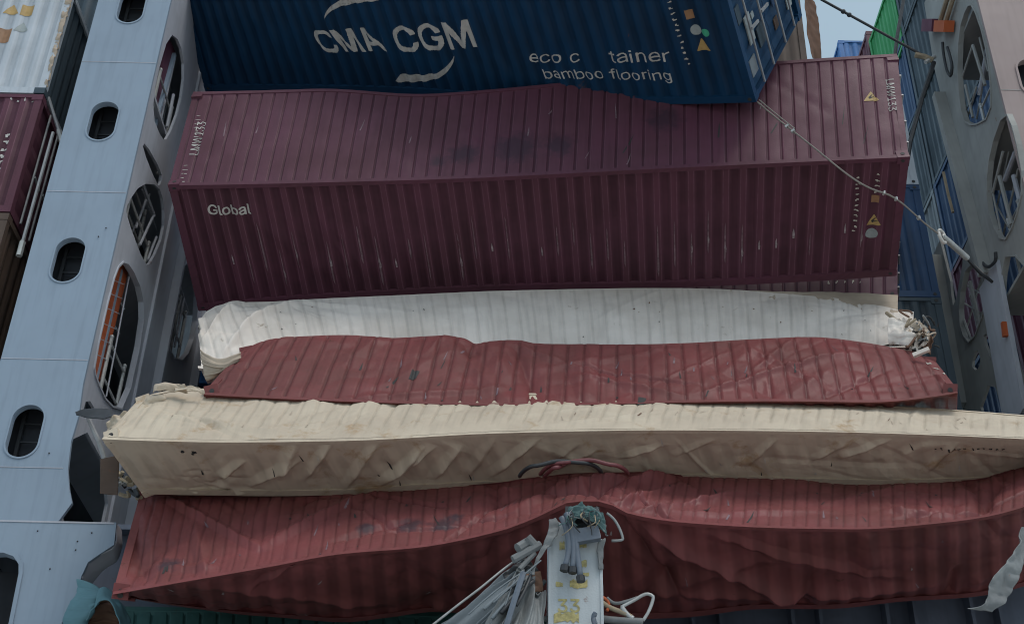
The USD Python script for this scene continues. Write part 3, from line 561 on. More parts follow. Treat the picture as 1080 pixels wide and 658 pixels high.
# ================================================================== containers of the bays either side
tiers = [(17.62, 20.21, 'reefer_white', 'white container with yellow warning stickers, topmost beside the left lashing bridge'),
         (15.0, 17.56, 'maroon_paint', 'maroon container under the white one left of the left lashing bridge'),
         (12.35, 14.94, 'grey_paint', 'grey container below the maroon one at the left picture edge'),
         (9.7, 12.29, 'orange_paint', 'orange-red container seen low through the left lashing bridge')]
tiers[2] = (12.35, 14.94, 'brown_paint', 'brown container under the maroon one at the left picture edge'); tiers[3] = (9.7, 12.29, 'grey_paint', 'grey container, lowest of the stack left of the left lashing bridge')
for k, (z0, z1, mt, lab) in enumerate(tiers):
    t = T('shipping_container', lab, 'shipping container', (-14.4, 18.5, z0)); c = box_container(-20.5, -8.27, 17.3, 19.74, z0, z1)
    container(t, c, mt, res=8, nt=3, doors=(k == 1), seed=40 + k, detail=False, end_mat='slate_paint' if k == 0 else None)
    if k == 0:
        for px, py, g, mm in ((5, 10, tri2d(0.26), 'sign_yellow'), (22, 12, sbox(0, 0, 0.22, 0.26), 'sign_yellow'), (16, 28, tri2d(0.24), 'sign_grey'), (-4, 40, sbox(0, 0, 0.24, 0.34), 'sign_orange')):
            q = at(px, py, 17.3); decal(t, c, 'side', g, q[0] + 20.5, 20.21 - q[2] + 0.1, 'sticker', mm)
        m, uv = sheet([[(-8.30, 17.285, z0 + 0.15), (-8.25, 17.285, z0 + 0.15)], [(-8.36, 17.28, z0 + 2.4), (-8.25, 17.28, z0 + 2.4)]], th=0.02, n=60, m=4, wr=0.09, seed=2, wscale=9, k=(1, 1)); t.part('rusty_edge', m, 'beige_skin', smooth=True, uv=uv)
    if k == 1:
        q = at(5, 140, 17.3); decal(t, c, 'side', ticks(7, 0.1, 0.14, 0.05, 4), q[0] + 20.5, z1 - q[2], 'code_marks', 'letter_white', rot=-math.pi / 2)
        q = at(9, 107, 17.3); decal(t, c, 'side', ticks(5, 0.05, 0.1, 0.08, 5), q[0] + 20.5, z1 - q[2], 'code_marks', 'letter_white')
for r, y0, tt in ((0, 19.82, ((9.7, 'brown_paint'), (12.35, 'dark_maroon_paint'), (15.0, 'slate_paint'), (17.62, 'slate_paint'), (20.25, 'slate_paint'))), (1, 22.34, ((12.35, 'grey_paint'), (15.0, 'orange_paint'), (17.62, 'slate_paint'), (20.25, 'dark_maroon_paint'), (22.85, 'maroon_paint')))):
    for k, (z0, mt) in enumerate(tt):
        t = T('shipping_container', f"{'slate grey' if mt == 'slate_paint' else 'orange-red' if mt == 'orange_paint' else mt[:-6].replace('_', ' ')} container, {['lowest', 'second up', 'third up', 'fourth up', 'topmost'][k]} in the {['second', 'third'][r]} row left of the left lashing bridge", 'shipping container', (-14.4, y0 + 1.2, z0), 'stack left of the left lashing bridge')
        container(t, box_container(-20.5, -8.3, y0, y0 + 2.44, z0, z0 + 2.57), mt, res=4, nt=2, doors=False, seed=150 + 7 * r + k, detail=False)
rods = T('lashing_rod', 'long galvanised lashing rod leaning against the maroon container end, left', 'lashing rod', (-8, 17.4, 14))
rods.part('rod', tube([at(51, 103, 17.5), at(62, 138, 17.7)], 0.03, 6), 'rod_steel'); rods.part('turnbuckle', tube([at(62, 138, 17.7), at(66, 152, 17.72)], 0.05, 6), 'galvanised')
rods = T('lashing_rod', 'second lashing rod, crossing lower in front of the maroon container end, left', 'lashing rod', (-8, 17.4, 12))
rods.part('rod', tube([at(56, 140, 17.4), at(24, 255, 17.3)], 0.03, 6), 'rod_steel'); rods.part('turnbuckle', tube([at(24, 255, 17.3), at(20, 270, 17.3)], 0.05, 6), 'galvanised')

# bay right of the right bridge: rows of stacks whose left ends face the gap
XB = 10.25
rows = [(20.2, [(9.5, 'brown_paint'), (12.1, 'dark_maroon_paint'), (14.7, 'dark_maroon_paint'), (17.3, 'steel_blue_paint'), (19.9, 'steel_blue_paint'), (22.5, 'slate_paint'), (25.1, 'slate_paint')]),
        (22.75, [(9.5, 'brown_paint'), (12.1, 'slate_paint'), (14.7, 'steel_blue_paint'), (17.3, 'dark_maroon_paint'), (19.9, 'steel_blue_paint'), (22.5, 'slate_paint'), (25.1, 'slate_paint'), (27.7, 'slate_paint')]),
        (25.3, [(12.1, 'slate_paint'), (14.7, 'slate_paint'), (17.3, 'slate_paint'), (19.9, 'grey_paint'), (22.5, 'slate_paint'), (25.1, 'steel_blue_paint'), (27.4, 'green_paint')]),
        (27.85, [(22.5, 'brown_paint'), (25.1, 'dark_maroon_paint'), (27.9, 'maroon_paint')]),
        (30.4, [(25.1, 'grey_paint'), (27.7, 'sky_blue_paint'), (30.1, 'sky_blue_paint')])]
ordn = ['outermost', 'second', 'third', 'fourth', 'fifth']
tn = ['lowest', 'second', 'third', 'fourth', 'fifth', 'sixth', 'seventh', 'eighth']
cname = {'brown_paint': 'brown', 'dark_maroon_paint': 'dark maroon', 'steel_blue_paint': 'steel blue', 'slate_paint': 'slate grey', 'sky_blue_paint': 'bright blue', 'reefer_white': 'white', 'grey_paint': 'grey', 'green_paint': 'green', 'maroon_paint': 'maroon', 'bright_red_paint': 'red'}
for r, (y0, tt) in enumerate(rows):
    for k, (z0, mt) in enumerate(tt):
        t = T('shipping_container', f'{cname[mt]} container, {tn[k]} up in the {ordn[r]} row beyond the right lashing bridge', 'shipping container', (XB + 6, y0 + 1.2, z0), 'stack beyond the right lashing bridge')
        container(t, box_container(XB, XB + 12.19, y0, y0 + 2.44, z0, z0 + 2.56), mt, res=4, nt=2, doors=False, seed=60 + 7 * r + k, detail=False)

# inboard rows of this bay, mostly hidden behind the wreck
k = 0
for y0, zz, mm in ((22.7, (9.8, 12.4, 15.0, 17.6, 20.0), ('steel_blue_paint', 'slate_paint', 'sky_blue_paint', 'dark_maroon_paint', 'slate_paint')), (25.2, (12.4, 15.0, 17.6, 20.2), ('slate_paint', 'dark_maroon_paint', 'slate_paint', 'brown_paint'))):
    for z0, mt in zip(zz, mm):
        t = T('shipping_container', f'{cname[mt]} upright container, {tn[k % 5]} of the {"nearer" if y0 < 24 else "farther"} stack standing behind the wreck', 'shipping container', (1, y0 + 1.2, z0), 'upright containers behind the wreck')
        container(t, box_container(-6.25 if y0 < 24 else -5.0, 5.95 if y0 < 24 else 7.2, y0, y0 + 2.44, z0, z0 + 2.4), mt, res=4, nt=2, doors=False, seed=90 + k, detail=False); k += 1
t = T('shipping_container', 'dark brown container with a buckled end, leaning behind the navy container end', 'shipping container', (1, 22, 22.5))
c = box_container(-5.7, 6.45, 21.5, 23.94, 22.5, 25.1, tilt=0.06, yaw=-0.05); container(t, c, 'brown_paint', res=4, nt=3, seed=33, detail=False)
m, uv = sheet([[at(850, -6, 21.2), at(851, 25, 21.2), at(857, 62, 21.2)], [at(860, 2, 21.6), at(864, 30, 21.6), at(866, 63, 21.6)]], n=12, m=30, wr=0.05, seed=8, wscale=2, k=(1, 2))
t.part('buckled_plate', m, 'rusty', smooth=True, uv=uv)
for z0, mt, lab in ((17.72, 'reefer_white', 'short white container behind the right end of the Global container'), (15.1, 'steel_blue_paint', 'short dark blue container under the short white one, right gap'), (12.48, 'slate_paint', 'short slate container, lowest in the right gap by the tangled debris')):
    t = T('shipping_container', lab, 'shipping container', (6, 20.4, z0)); container(t, box_container(4.8, 7.74, 19.75, 22.19, z0 + 0.3, z0 + 2.88), mt, res=8, nt=3, doors=False, seed=35)

# ================================================================== the wreck
# maroon container
t = T('shipping_container', 'large maroon container tipped on its side with Global in white, mid picture', 'shipping container', at(560, 260, 17.5))
A = C3([(204, 98, 17.6), (330, 95, 17.45), (460, 100, 17.2), (820, 66, 16.45), (946, 58, 16.3)])
B = C3([(178, 196, 17.2), (330, 193, 16.95), (500, 188, 16.7), (700, 178, 16.35), (958, 166, 15.95)])
D0 = C3([(210, 327, 19.4), (360, 315, 19.15), (540, 306, 18.9), (720, 302, 18.6), (944, 290, 18.2)])
c = Container(A, B, D0)
c.bumps = {'side': crumple(3, 0.03, 0.8), 'roof': crumple(5, 0.025, 0.7)}
container(t, c, 'maroon_paint', res=8, nt=20, seed=1)
decal(t, c, 'side', meshkit.text_mesh('Global', 0.175, bold=True), 0.55, 0.56, 'lettering', 'letter_white')
decal(t, c, 'side', ticks(11, 0.06, 0.09, 0.045, 7), 11.2, 0.35, 'code_marks', 'letter_pale', rot=-math.pi / 2)
decal(t, c, 'side', ticks(4, 0.06, 0.09, 0.05, 9), 11.5, 0.3, 'code_marks', 'letter_pale', rot=-math.pi / 2)
decal(t, c, 'side', sbox(0, 0, 0.12, 0.14), 11.47, 0.86, 'sticker', 'sign_orange'); warn(t, c, 'side', 11.44, 1.3, 0.2); decal(t, c, 'side', Point(0, 0).buffer(0.1), 11.52, 1.48, 'sticker', 'sign_grey')
warn(t, c, 'roof', 11.38, 1.1)
scratches(t, c, 'roof', 16, 301)
decal(t, c, 'roof', meshkit.text_mesh('LMW133', 0.13), 11.75, 0.6, 'lettering', 'letter_white', rot=-math.pi / 2)
decal(t, c, 'roof', meshkit.text_mesh('LMW133', 0.15), 0.36, 1.7, 'lettering', 'letter_white', rot=math.pi / 2)
decal(t, c, 'roof', ticks(5, 0.03, 0.1, 0.07, 3), 0.16, 0.65, 'code_marks', 'letter_pale', rot=-math.pi / 2); decal(t, c, 'roof', ticks(5, 0.03, 0.1, 0.07, 3), 0.16, 1.95, 'code_marks', 'letter_pale', rot=-math.pi / 2)
rq = random.Random(77)  # scrapes that also paint in the highlights of the maroon ribs
for i in range(40):
    x = 0.8 + i * 0.278 - 0.07 + 0.278 * 0.24
    if x > 11.6: break
    L = rq.uniform(0.35, 1.0); y0 = 1.45 + rq.uniform(-0.3, 0.25); w = rq.uniform(0.008, 0.016)
    if rq.random() < 0.8: decal(t, c, 'side', Polygon([(-w, 0), (-w * .7, L * .6), (-w * .2, L), (w * .5, L * .9), (w, 0.1), (w * .3, -0.1)]), x - 0.005, y0 + L * 0.5, 'scrape', 'scraped_paint', edge=0.15)
    if rq.random() < 0.5: decal(t, c, 'side', Polygon([(-w, 0), (-w * 1.2, 0.12), (0, 0.2), (w * 1.3, 0.08), (w, 0)]), x, y0 + rq.uniform(0.1, 0.3), 'scrape', 'scraped_paint_light', edge=0.15)

# second maroon container, hidden behind
t = T('shipping_container', 'dark maroon container of which a strip shows under the Global container', 'shipping container', at(600, 300, 20))
A = C3([(215, 268, 20.5), (947, 240, 19.6)]); B = C3([(228, 332, 20.2), (946, 313, 19.3)]); c = Container(A, B, C3([(232, 420, 22.4), (940, 400, 21.6)]))
container(t, c, 'dark_maroon_paint', res=8, nt=6, seed=2)
decal(t, c, 'roof', ticks(5, 0.05, 0.1, 0.09, 13), 11.0, 0.95 * c.width('roof') - 0.25, 'code_marks', 'letter_pale'); decal(t, c, 'roof', ticks(4, 0.04, 0.08, 0.08, 14), 0.6, 0.9 * c.width('roof'), 'code_marks', 'letter_pale')

# navy container
t = T('shipping_container', 'navy blue CMA CGM container hanging tilted at the top of the picture', 'shipping container', at(500, 60, 18))
Cc = C3([(217, 96, 19.7), (340, 96, 18.9), (440, 99, 18.2), (520, 105, 17.7), (797, 107, 16.0)])
B = C3([(188, -10, 17.9), (755, -42, 13.7)])
inb = np.array([1.01, 0.2, 2.21]); D = [q + inb for q in Cc]; A = [q + inb for q in B]
c = Container(A, B, Cc, D); c.bumps = {'side': crumple(11, 0.02, 0.6)}
container(t, c, 'navy_paint', res=8, nt=16, seed=3)
def on_side(c, px, py, face='side'):
    """Where a sight line meets the face: metres along and from its upper edge."""
    from scipy.optimize import least_squares
    r = ray(px, py); r = r / np.linalg.norm(r)
    g = lambda q: np.cross(c.pos(face, np.array(q[0]), np.array(q[1])) - CAM, r)
    q = least_squares(g, [min(max((px - 150) / 800, 0.05), 0.95), 0.5]).x; return q[0] * c.len, q[1] * c.width(face)
def place_text(t, c, txt, pa, pb, pc, mat, bold=False, face='side', name='lettering'):
    """Text whose baseline runs between two sight points and whose capitals reach a third."""
    a, b, h = (np.array(on_side(c, *q, face)) for q in (pa, pb, pc))
    m = meshkit.text_mesh(txt, 1.0, bold=bold); ext = m.bounds[1][0]
    d = b - a; L = np.linalg.norm(d); up = h - a
    v = np.array(m.vertices); x, y = v[:, 0] / ext, v[:, 1]
    s = a[0] + x * d[0] + y * up[0]; tt = a[1] + x * d[1] + y * up[1]
    m2 = trimesh.Trimesh(np.stack([s, -tt, v[:, 2] * 0.002], 1), m.faces, process=False)
    if m2.volume < 0: m2.invert()
    decal(t, c, face, m2, 0.0, 0.0, name, mat)
place_text(t, c, 'CMA', (340, 56), (408, 54), (324, 34), 'letter_white', True)
place_text(t, c, 'CGM', (418, 56), (503, 50), (408, 31), 'letter_white', True)
place_text(t, c, 'eco', (558, 66.5), (592, 66.3), (556, 55), 'letter_white'); place_text(t, c, 'c', (601, 66.2), (611, 66), (599, 54.5), 'letter_white')
place_text(t, c, 'tainer', (643, 66.5), (707, 65.5), (640, 54), 'letter_white')
place_text(t, c, 'bamboo', (574, 83), (637, 84), (570, 73), 'letter_white'); place_text(t, c, 'flooring', (644, 84), (709, 85), (641, 74), 'letter_white')
def swoosh(t, c, pts_lo, pts_hi, name, mat):
    a = np.array([on_side(c, *q) for q in pts_lo]); b = np.array([on_side(c, *q) for q in pts_hi])
    def sm(p): u = np.linspace(0, 1, len(p)); return PchipInterpolator(u, p, axis=0)(np.linspace(0, 1, 30))
    P = np.vstack([sm(a), sm(b)[::-1]]); decal(t, c, 'side', Polygon(np.stack([P[:, 0], -P[:, 1]], 1)).buffer(0), 0, 0, name, mat)
swoosh(t, c, [(416, 87), (440, 87), (462, 83), (474, 73), (479, 59)], [(422, 79), (442, 79.5), (459, 78), (470, 71), (479, 59)], 'swoosh', 'letter_white')
swoosh(t, c, [(342, 22), (346, 15), (358, 8), (378, 4), (398, 2)], [(342, 22), (345, 11), (355, 3), (375, -4), (400, -6)], 'swoosh', 'letter_white')
for px, py, g, mm in ((724, 21, sbox(0, 0, 0.13, 0.15), 'sign_orange'), (730, 38, Point(0.08, 0.08).buffer(0.085), 'sign_grey'), (741, 39, Point(0.06, 0.06).buffer(0.065), 'sign_green'), (736, 54, tri2d(0.2), 'sign_yellow')):
    a = on_side(c, px, py); decal(t, c, 'side', g, a[0], a[1], 'sticker', mm)
a = on_side(c, 703, 2); decal(t, c, 'side', ticks(12, 0.05, 0.08, 0.045, 21), a[0], a[1], 'code_marks', 'letter_pale', rot=-math.pi / 2)
ax = axis_at(c, 1.0)
for y, z, w, h, mm in ((0.2, 0.62, 0.2, 0.25, 'sign_yellow'), (0.38, 0.6, 0.25, 0.45, 'sign_green'), (0.42, 0.85, 0.16, 0.2, 'sign_grey'), (0.17, 0.3, 0.22, 0.5, 'sign_grey'), (0.75, 0.72, 0.15, 0.3, 'sign_yellow'), (0.13, 0.72, 0.2, 0.25, 'steel_blue_paint'), (0.62, 0.3, 0.2, 0.4, 'steel_blue_paint'), (0.08, 0.5, 0.16, 0.3, 'slate_paint'), (0.3, 0.2, 0.3, 0.35, 'slate_paint'), (0.55, 0.55, 0.3, 0.5, 'slate_paint'), (0.8, 0.4, 0.2, 0.5, 'grey_paint'), (0.28, 0.42, 0.1, 0.1, 'sign_grey'), (0.58, 0.15, 0.16, 0.2, 'brown_paint'), (0.08, 0.12, 0.25, 0.3, 'grey_paint'), (0.84, 0.14, 0.2, 0.2, 'sign_grey'), (0.6, 0.84, 0.3, 0.2, 'sign_yellow')):
    P = [end_pos(c, 1.0, np.array(yy), np.array(zz)) + ax * o for o in (-0.045, -0.025) for yy, zz in ((y, z), (y + w / 2.44, z), (y + w / 2.44, z + h / 2.6), (y, z + h / 2.6))]
    t.part('door_sticker', trimesh.convex.convex_hull(np.array(P)), mm)

# crushed white container
t = T('crushed_container', 'crushed white container bent like a pillow, sagging at its left end, below the Global container', 'shipping container', at(560, 340, 19))
A = C3([(209, 345, 18.15), (214, 333, 18.25), (236, 321, 18.45), (300, 318, 18.55), (420, 312, 18.55), (540, 307, 18.55), (740, 305, 18.55), (860, 313, 18.45), (963, 333, 18.35)])
B = C3([(209, 388, 17.35), (214, 390, 17.35), (246, 381, 17.45), (300, 366, 17.65), (420, 376, 17.65), (540, 380, 17.65), (740, 377, 17.65), (860, 369, 17.55), (963, 366, 17.45)])
Cc = C3([(219, 404, 17.80), (226, 402, 18.00), (262, 398, 18.40), (310, 392, 18.60), (420, 400, 18.60), (540, 402, 18.60), (740, 400, 18.60), (860, 392, 18.50), (960, 380, 18.30)])
c = Container(A, B, Cc); c.corr = dict(c.corr, roof=(0.22, 0.012, 'groove'), side=(0.278, 0.02))
g1 = crumple(21, 0.06, 1.6, n=30, H=1.3)
def gw(sm, tm, W):
    b = fold(tm, W * 0.45, W * 0.38, 0.12)
    left = np.clip(1 - sm / 2.6, 0, 1); right = np.clip((sm - c.len + 1.6) / 1.6, 0, 1)
    p = np.stack([sm * 2.2 - tm * 1.6, tm * 2.4 + sm, sm * 0], -1)
    return b + g1(sm, tm, W) * (0.35 + 1.3 * left + 1.2 * right) + (left + right) * 0.12 * (np.abs(meshkit.noise(p, 9) - 0.5) * 2 - 0.4) + crease(sm, tm, (0.3, W * 0.95), (2.0, 0.1), 0.08, 0.13) + crease(sm, tm, (0.05, W * 0.6), (1.1, 0.05), 0.06, 0.09)
c.bumps = {'roof': gw, 'side': crumple(22, 0.08, 1.5)}
container(t, c, 'white_skin', res=16, nt=70, seed=4, doors=False, skip_ends=(0.0,))
scratches(t, c, 'roof', 26, 305, mats=('mark_dark', 'rusty', 'beige_skin'), lo=0.02, hi=0.07)
m, uv = sheet([[at(740, 307, 18.50), at(800, 307, 18.50), at(870, 309, 18.50), at(947, 311, 18.50)], [at(740, 320, 18.20), at(800, 324, 18.20), at(870, 328, 18.20), at(947, 334, 18.20)]], n=10, m=50, wr=0.04, seed=12, k=(1, 3))
t.part('roof_flap', m, 'beige_skin', smooth=True, uv=uv, label='beige torn roof edge')
m, uv = sheet([[at(211, 368, 16.50), at(232, 378, 16.45), at(254, 371, 16.40)], [at(213, 385, 16.55), at(234, 388, 16.40), at(252, 380, 16.45)], [at(219, 402, 16.65), at(235, 393, 16.50), at(246, 386, 16.50)]], n=40, m=40, wr=0.05, seed=14, wscale=3, k=(2, 2), folds=(7, 0.035))
t.part('folded_skin', m, 'beige_skin', smooth=True, uv=uv, label='folded skin at the sagging left end')
rnd = random.Random(4)
tg = T('tangled_debris', 'tangle of shredded beige and dark strips at the right end of the white container', 'debris', at(970, 355, 16.70))
BY = {}
for i in range(26):
    x, y = 971 + rnd.gauss(0, 6.5), 354 + rnd.gauss(0, 9); P = []
    for k in range(4): P.append(at(x + rnd.uniform(-8, 8), y + rnd.uniform(-8, 8), 16.9 + rnd.uniform(-0.25, 0.35)))
    BY.setdefault(rnd.choice(['rope', 'beige_skin', 'mark_dark', 'rusty', 'rope', 'torn_metal', 'mark_dark']), []).append(tube(P, rnd.uniform(0.008, 0.022), 5, 10))
for gq, sd_, mt in (([[(938, 338), (952, 336), (966, 340), (980, 349)], [(936, 352), (952, 352), (964, 355), (976, 362)], [(938, 363), (951, 366), (963, 369), (972, 372)]], 47, 'white_skin'), ([[(952, 336), (963, 338), (975, 345)], [(950, 358), (962, 362), (972, 366)]], 41, 'white_skin'), ([[(960, 340), (972, 342), (982, 350)], [(958, 352), (970, 356), (980, 366)]], 43, 'beige_skin'), ([[(964, 350), (976, 352), (984, 358)], [(962, 366), (972, 370), (979, 373)]], 45, 'rusty')):
    m, uv = sheet([[at(a_ + rnd.uniform(-2, 2), b_ + rnd.uniform(-2, 2), 16.95 + rnd.uniform(-.1, .1)) for a_, b_ in r_] for r_ in gq], n=44, m=50, wr=0.085, seed=sd_, wscale=5, k=(1, 2)); tg.part('crumpled_sheet', m, mt, smooth=True, uv=uv)
for mt, ms in BY.items(): tg.part('shredded_strips', cat(ms), mt, smooth=True, kind='stuff')
tg.part('broken_bar', bar(at(963, 375, 16.50), at(980, 368, 16.40), 0.06), 'white_skin')
for (a, b), (x, y) in (((935, 330), (952, 343)), ((948, 338), (958, 345)),): tg.part('strip', tube([at(a, b, 17.3), at(x, y, 17.0)], 0.03, 6), 'rope')

# crushed red container
t = T('crushed_container', 'crushed red-brown container between the white one and the cream one', 'shipping container', at(600, 400, 18.5))
A = C3([(256, 371, 16.85), (287, 358.5, 16.95), (325, 355, 16.95), (369, 354, 16.95), (413, 357, 16.95), (470, 354.5, 16.95), (488, 357, 16.95), (504, 364, 17.00), (518, 360.5, 16.95), (545, 359, 16.95), (567, 363, 16.95), (640, 364, 16.95), (720, 362.5, 16.95), (800, 358, 16.95), (860, 356, 16.95), (900, 360, 16.95), (950, 369, 16.90), (985, 382, 16.85)])
B = C3([(215, 416, 15.8), (500, 427, 15.8), (840, 423, 15.8), (913, 424, 15.8), (1010, 414, 15.8)])
Cc = C3([(225, 480, 18.2), (500, 490, 18.2), (840, 482, 18.2), (1009, 462, 18.2)])
c = Container(A, B, Cc); c.corr = dict(c.corr, roof=(0.24, 0.022, 'groove'))
g2 = crumple(31, 0.06, 1.1, n=36, H=1.6)
c.bumps = {'roof': lambda sm, tm, W: g2(sm, tm, W) + crease(sm, tm, (5.0, W * .55), (6.7, W * .95), 0.06, 0.07) + crease(sm, tm, (6.6, W * .95), (9.2, W * .25), 0.05, 0.08) + crease(sm, tm, (4.1, 0.02), (4.6, W), 0.08, -0.08) + fold(tm, W * .3, W * .4, 0.05), 'side': crumple(32, 0.06)}
container(t, c, 'red_paint', res=16, nt=60, seed=5, doors=False)
scratches(t, c, 'roof', 40, 302, lo=0.05, hi=0.3)
for px, py in ((432, 398), (672, 424)):
    a = on_side(c, px, py, 'roof'); decal(t, c, 'roof', Polygon([(0, 0), (0.1, 0.02), (0.13, 0.2), (0.02, 0.24)]), a[0], a[1] + 0.1, 'dent_mark', 'mark_dark')
a = on_side(c, 974, 384, 'roof'); decal(t, c, 'roof', ticks(4, 0.16, 0.12, 0.08, 31), a[0], a[1], 'code_marks', 'letter_pale', rot=-1.2)
decal(t, c, 'side', ticks(5, 0.12, 0.1, 0.08, 33), 10.7, 0.25, 'code_marks', 'letter_pale')

# crushed cream container
t = T('crushed_container', 'long crushed cream container with ochre stains and a creased underside, overhanging to the right edge', 'shipping container', at(600, 465, 16))
A = C3([(146, 422, 15.9), (165, 415, 15.95), (190, 411, 16.0), (300, 411, 16.1), (412, 412, 16.1), (500, 416, 16.1), (530, 415, 16.1), (600, 416, 16.1), (720, 418, 16.1), (900, 426, 16.1), (1080, 438, 16.1), (1114, 441, 16.1)])
B = C3([(108, 463, 15.0), (200, 466, 15.0), (360, 465, 15.0), (527, 457, 15.0), (720, 454, 15.0), (887, 456, 15.0), (1080, 463, 15.0), (1116, 465, 15.0)])
Cc = C3([(150, 520, 16.25), (274, 522, 16.25), (360, 521, 16.25), (443, 516, 16.15), (527, 512, 16.15), (640, 508, 16.05), (720, 505, 16.05), (900, 511, 16.05), (1031, 508, 16.05), (1116, 495, 16.05)])
c = Container(A, B, Cc); c.corr = dict(c.corr, roof=(0.2, 0.016, 'groove'), side=(0.278, 0.012)); c.fade = 0.34
g3 = crumple(41, 0.06, 1.5, edge=0.45, n=60, H=1.3); g4 = crumple(43, 0.06, 1.4, n=60, H=2.4)
def gc(sm, tm, W):
    left = np.clip(1 - (sm - 0.5) / 3.5, 0.25, 1); return g3(sm, tm, W) * (0.35 + left) + fold(tm, W * .65, W * .3, 0.04)
rc = np.random.default_rng(46)
FOLDS = [(1.0 + 0.42 * i + rc.uniform(-.15, .15), rc.uniform(0.5, 1.1), rc.uniform(0.03, 0.06), rc.uniform(0.035, 0.085), rc.uniform(0.0, 0.35), rc.uniform(0.7, 1.0)) for i in range(11)] + [(5.6 + 0.8 * i + rc.uniform(-.3, .3), rc.uniform(0.3, 0.8), 0.04, rc.uniform(0.02, 0.05), rc.uniform(0, 0.3), rc.uniform(0.5, 0.9)) for i in range(7)]
def gs(sm, tm, W):
    """Underside drawn into straight diagonal folds that fan out from the left end."""
    h = g4(sm, tm, W) * 0.45
    for x0, dx, w, a, t0, t1 in FOLDS:
        p0, p1 = np.array([x0, W * t1]), np.array([x0 + dx, W * t0]); d = p1 - p0; Ln = np.linalg.norm(d); d = d / Ln
        al, ac = (sm - p0[0]) * d[0] + (tm - p0[1]) * d[1], -(sm - p0[0]) * d[1] + (tm - p0[1]) * d[0]
        h = h + a * np.clip(1 - np.abs(ac) / np.where(ac > 0, w, w * 2.6), 0, 1) * np.clip(np.minimum(al, Ln - al) / (0.3 * Ln), 0, 1)
    p = np.stack([sm * 7, tm * 7, sm * 0], -1)
    return h + 0.07 * np.exp(-((sm - 1.1) / 0.45) ** 2) * np.clip(tm / W - 0.45, 0, 1) * (np.abs(meshkit.noise(p, 4) - 0.5) - 0.25) * 6
c.bumps = {'roof': gc, 'side': gs}
container(t, c, 'cream_skin', res=16, nt=90, seed=6, doors=False)
scratches(t, c, 'roof', 24, 306, mats=('rusty', 'beige_skin'), lo=0.05, hi=0.2); scratches(t, c, 'side', 22, 307, mats=('mark_dark', 'letter_pale'), lo=0.04, hi=0.2)
for px, py, k, w in ((985, 470, 4, 0.05), (1003, 471, 3, 0.05), (1024, 471, 6, 0.05)):
    a = on_side(c, px, py + 4); decal(t, c, 'side', ticks(k, w, 0.07, 0.03, px), a[0], a[1], 'code_marks', 'mark_dark')
a = on_side(c, 190, 480); decal(t, c, 'side', ticks(2, 0.09, 0.12, 0.06, 2), a[0], a[1], 'code_marks', 'mark_dark')
t.part('torn_corner', sheet([[at(80, 435, 15.6), at(96, 432, 15.4), at(118, 430, 15.3)], [at(82, 439, 15.5), at(100, 442, 15.2), at(118, 440, 15.1)]], n=10, m=20, wr=0.05, seed=3, k=(1, 2))[0], 'dark_steel', smooth=True)
for g, sd_ in (([[(163, 408), (178, 404), (195, 407)], [(162, 416), (180, 413), (198, 414)]], 2), ([[(150, 424), (160, 417), (172, 416)], [(154, 430), (165, 425), (176, 422)]], 5), ([[(112, 447), (120, 440), (134, 434)], [(114, 460), (124, 455), (138, 446)]], 7), ([[(522, 417), (528, 413.5), (536, 416)], [(523, 421), (529, 419), (537, 421)]], 11), ([[(185, 410), (200, 409), (216, 413)], [(186, 416), (200, 415), (216, 417)]], 13)):
    m, uv = sheet([[at(*q, 15.75 if g[0][0][0] < 300 else 16.0) for q in r] for r in g], n=14, m=18, wr=0.12, seed=sd_, wscale=6, k=(1, 2)); t.part('peeled_skin', m, 'cream_skin', smooth=True, uv=uv)
t.part('dangling_rod', tube([at(93, 441, 15.6), at(104, 465, 15.6), at(110, 483, 15.7)], 0.03, 6), 'rod_steel')
m, uv = sheet([[at(106, 484, 16.2), at(126, 480, 16.2)], [at(105, 520, 16.3), at(124, 522, 16.3)]], n=12, m=8, wr=0.05, seed=9, k=(1, 1)); t.part('end_flap', m, 'brown_paint', smooth=True, uv=uv)
for i in range(12):
    x, y = rnd.uniform(120, 150), rnd.uniform(500, 522); t.part('shred', tube([at(x + rnd.uniform(-9, 9), y + rnd.uniform(-7, 7), 16.6 + rnd.uniform(-.2, .2)) for k in range(3)], 0.03, 5, 8), rnd.choice(['rope', 'torn_metal', 'dark_steel']))

# lowest red container
t = T('crushed_container', 'lowest crushed red container, sagging and split behind the broken post', 'shipping container', at(600, 580, 16))
A = C3([(148, 521, 16.6), (274, 521, 16.4), (360, 518, 16.3), (443, 513, 16.2), (527, 508, 16.1), (560, 503, 16.0), (620, 498, 15.9), (680, 497, 15.9), (720, 500, 16.0), (830, 501, 16.1), (900, 509, 16.1), (954, 506, 16.1), (1031, 505, 16.0), (1060, 497, 15.9), (1116, 470, 15.8)])
B = C3([(119, 626, 15.00), (200, 612, 14.90), (281, 598, 14.85), (360, 584, 14.80), (443, 577, 14.75), (527, 560, 14.70), (570, 544, 14.70), (607, 529, 14.75), (635, 529, 14.75), (661, 541, 14.70), (720, 551, 14.65), (830, 557, 14.60), (900, 558, 14.60), (987, 552, 14.60), (1040, 545, 14.60), (1116, 520, 14.60)])
Cc = C3([(128, 628, 16.20), (200, 640, 16.50), (281, 649, 16.70), (360, 655, 16.70), (410, 650, 16.70), (460, 644, 16.70), (527, 648, 16.70), (607, 652, 16.70), (720, 650, 16.70), (803, 641, 16.70), (874, 641, 16.70), (954, 633, 16.70), (1021, 629, 16.70), (1116, 605, 16.70)])
c = Container(A, B, Cc); c.corr = dict(c.corr, roof=(0.15, 0.014, 'groove'), side=(0.278, 0.02))
g5, g6 = crumple(51, 0.075, 1.0, n=46, H=1.6), crumple(53, 0.1, 0.8, n=20)
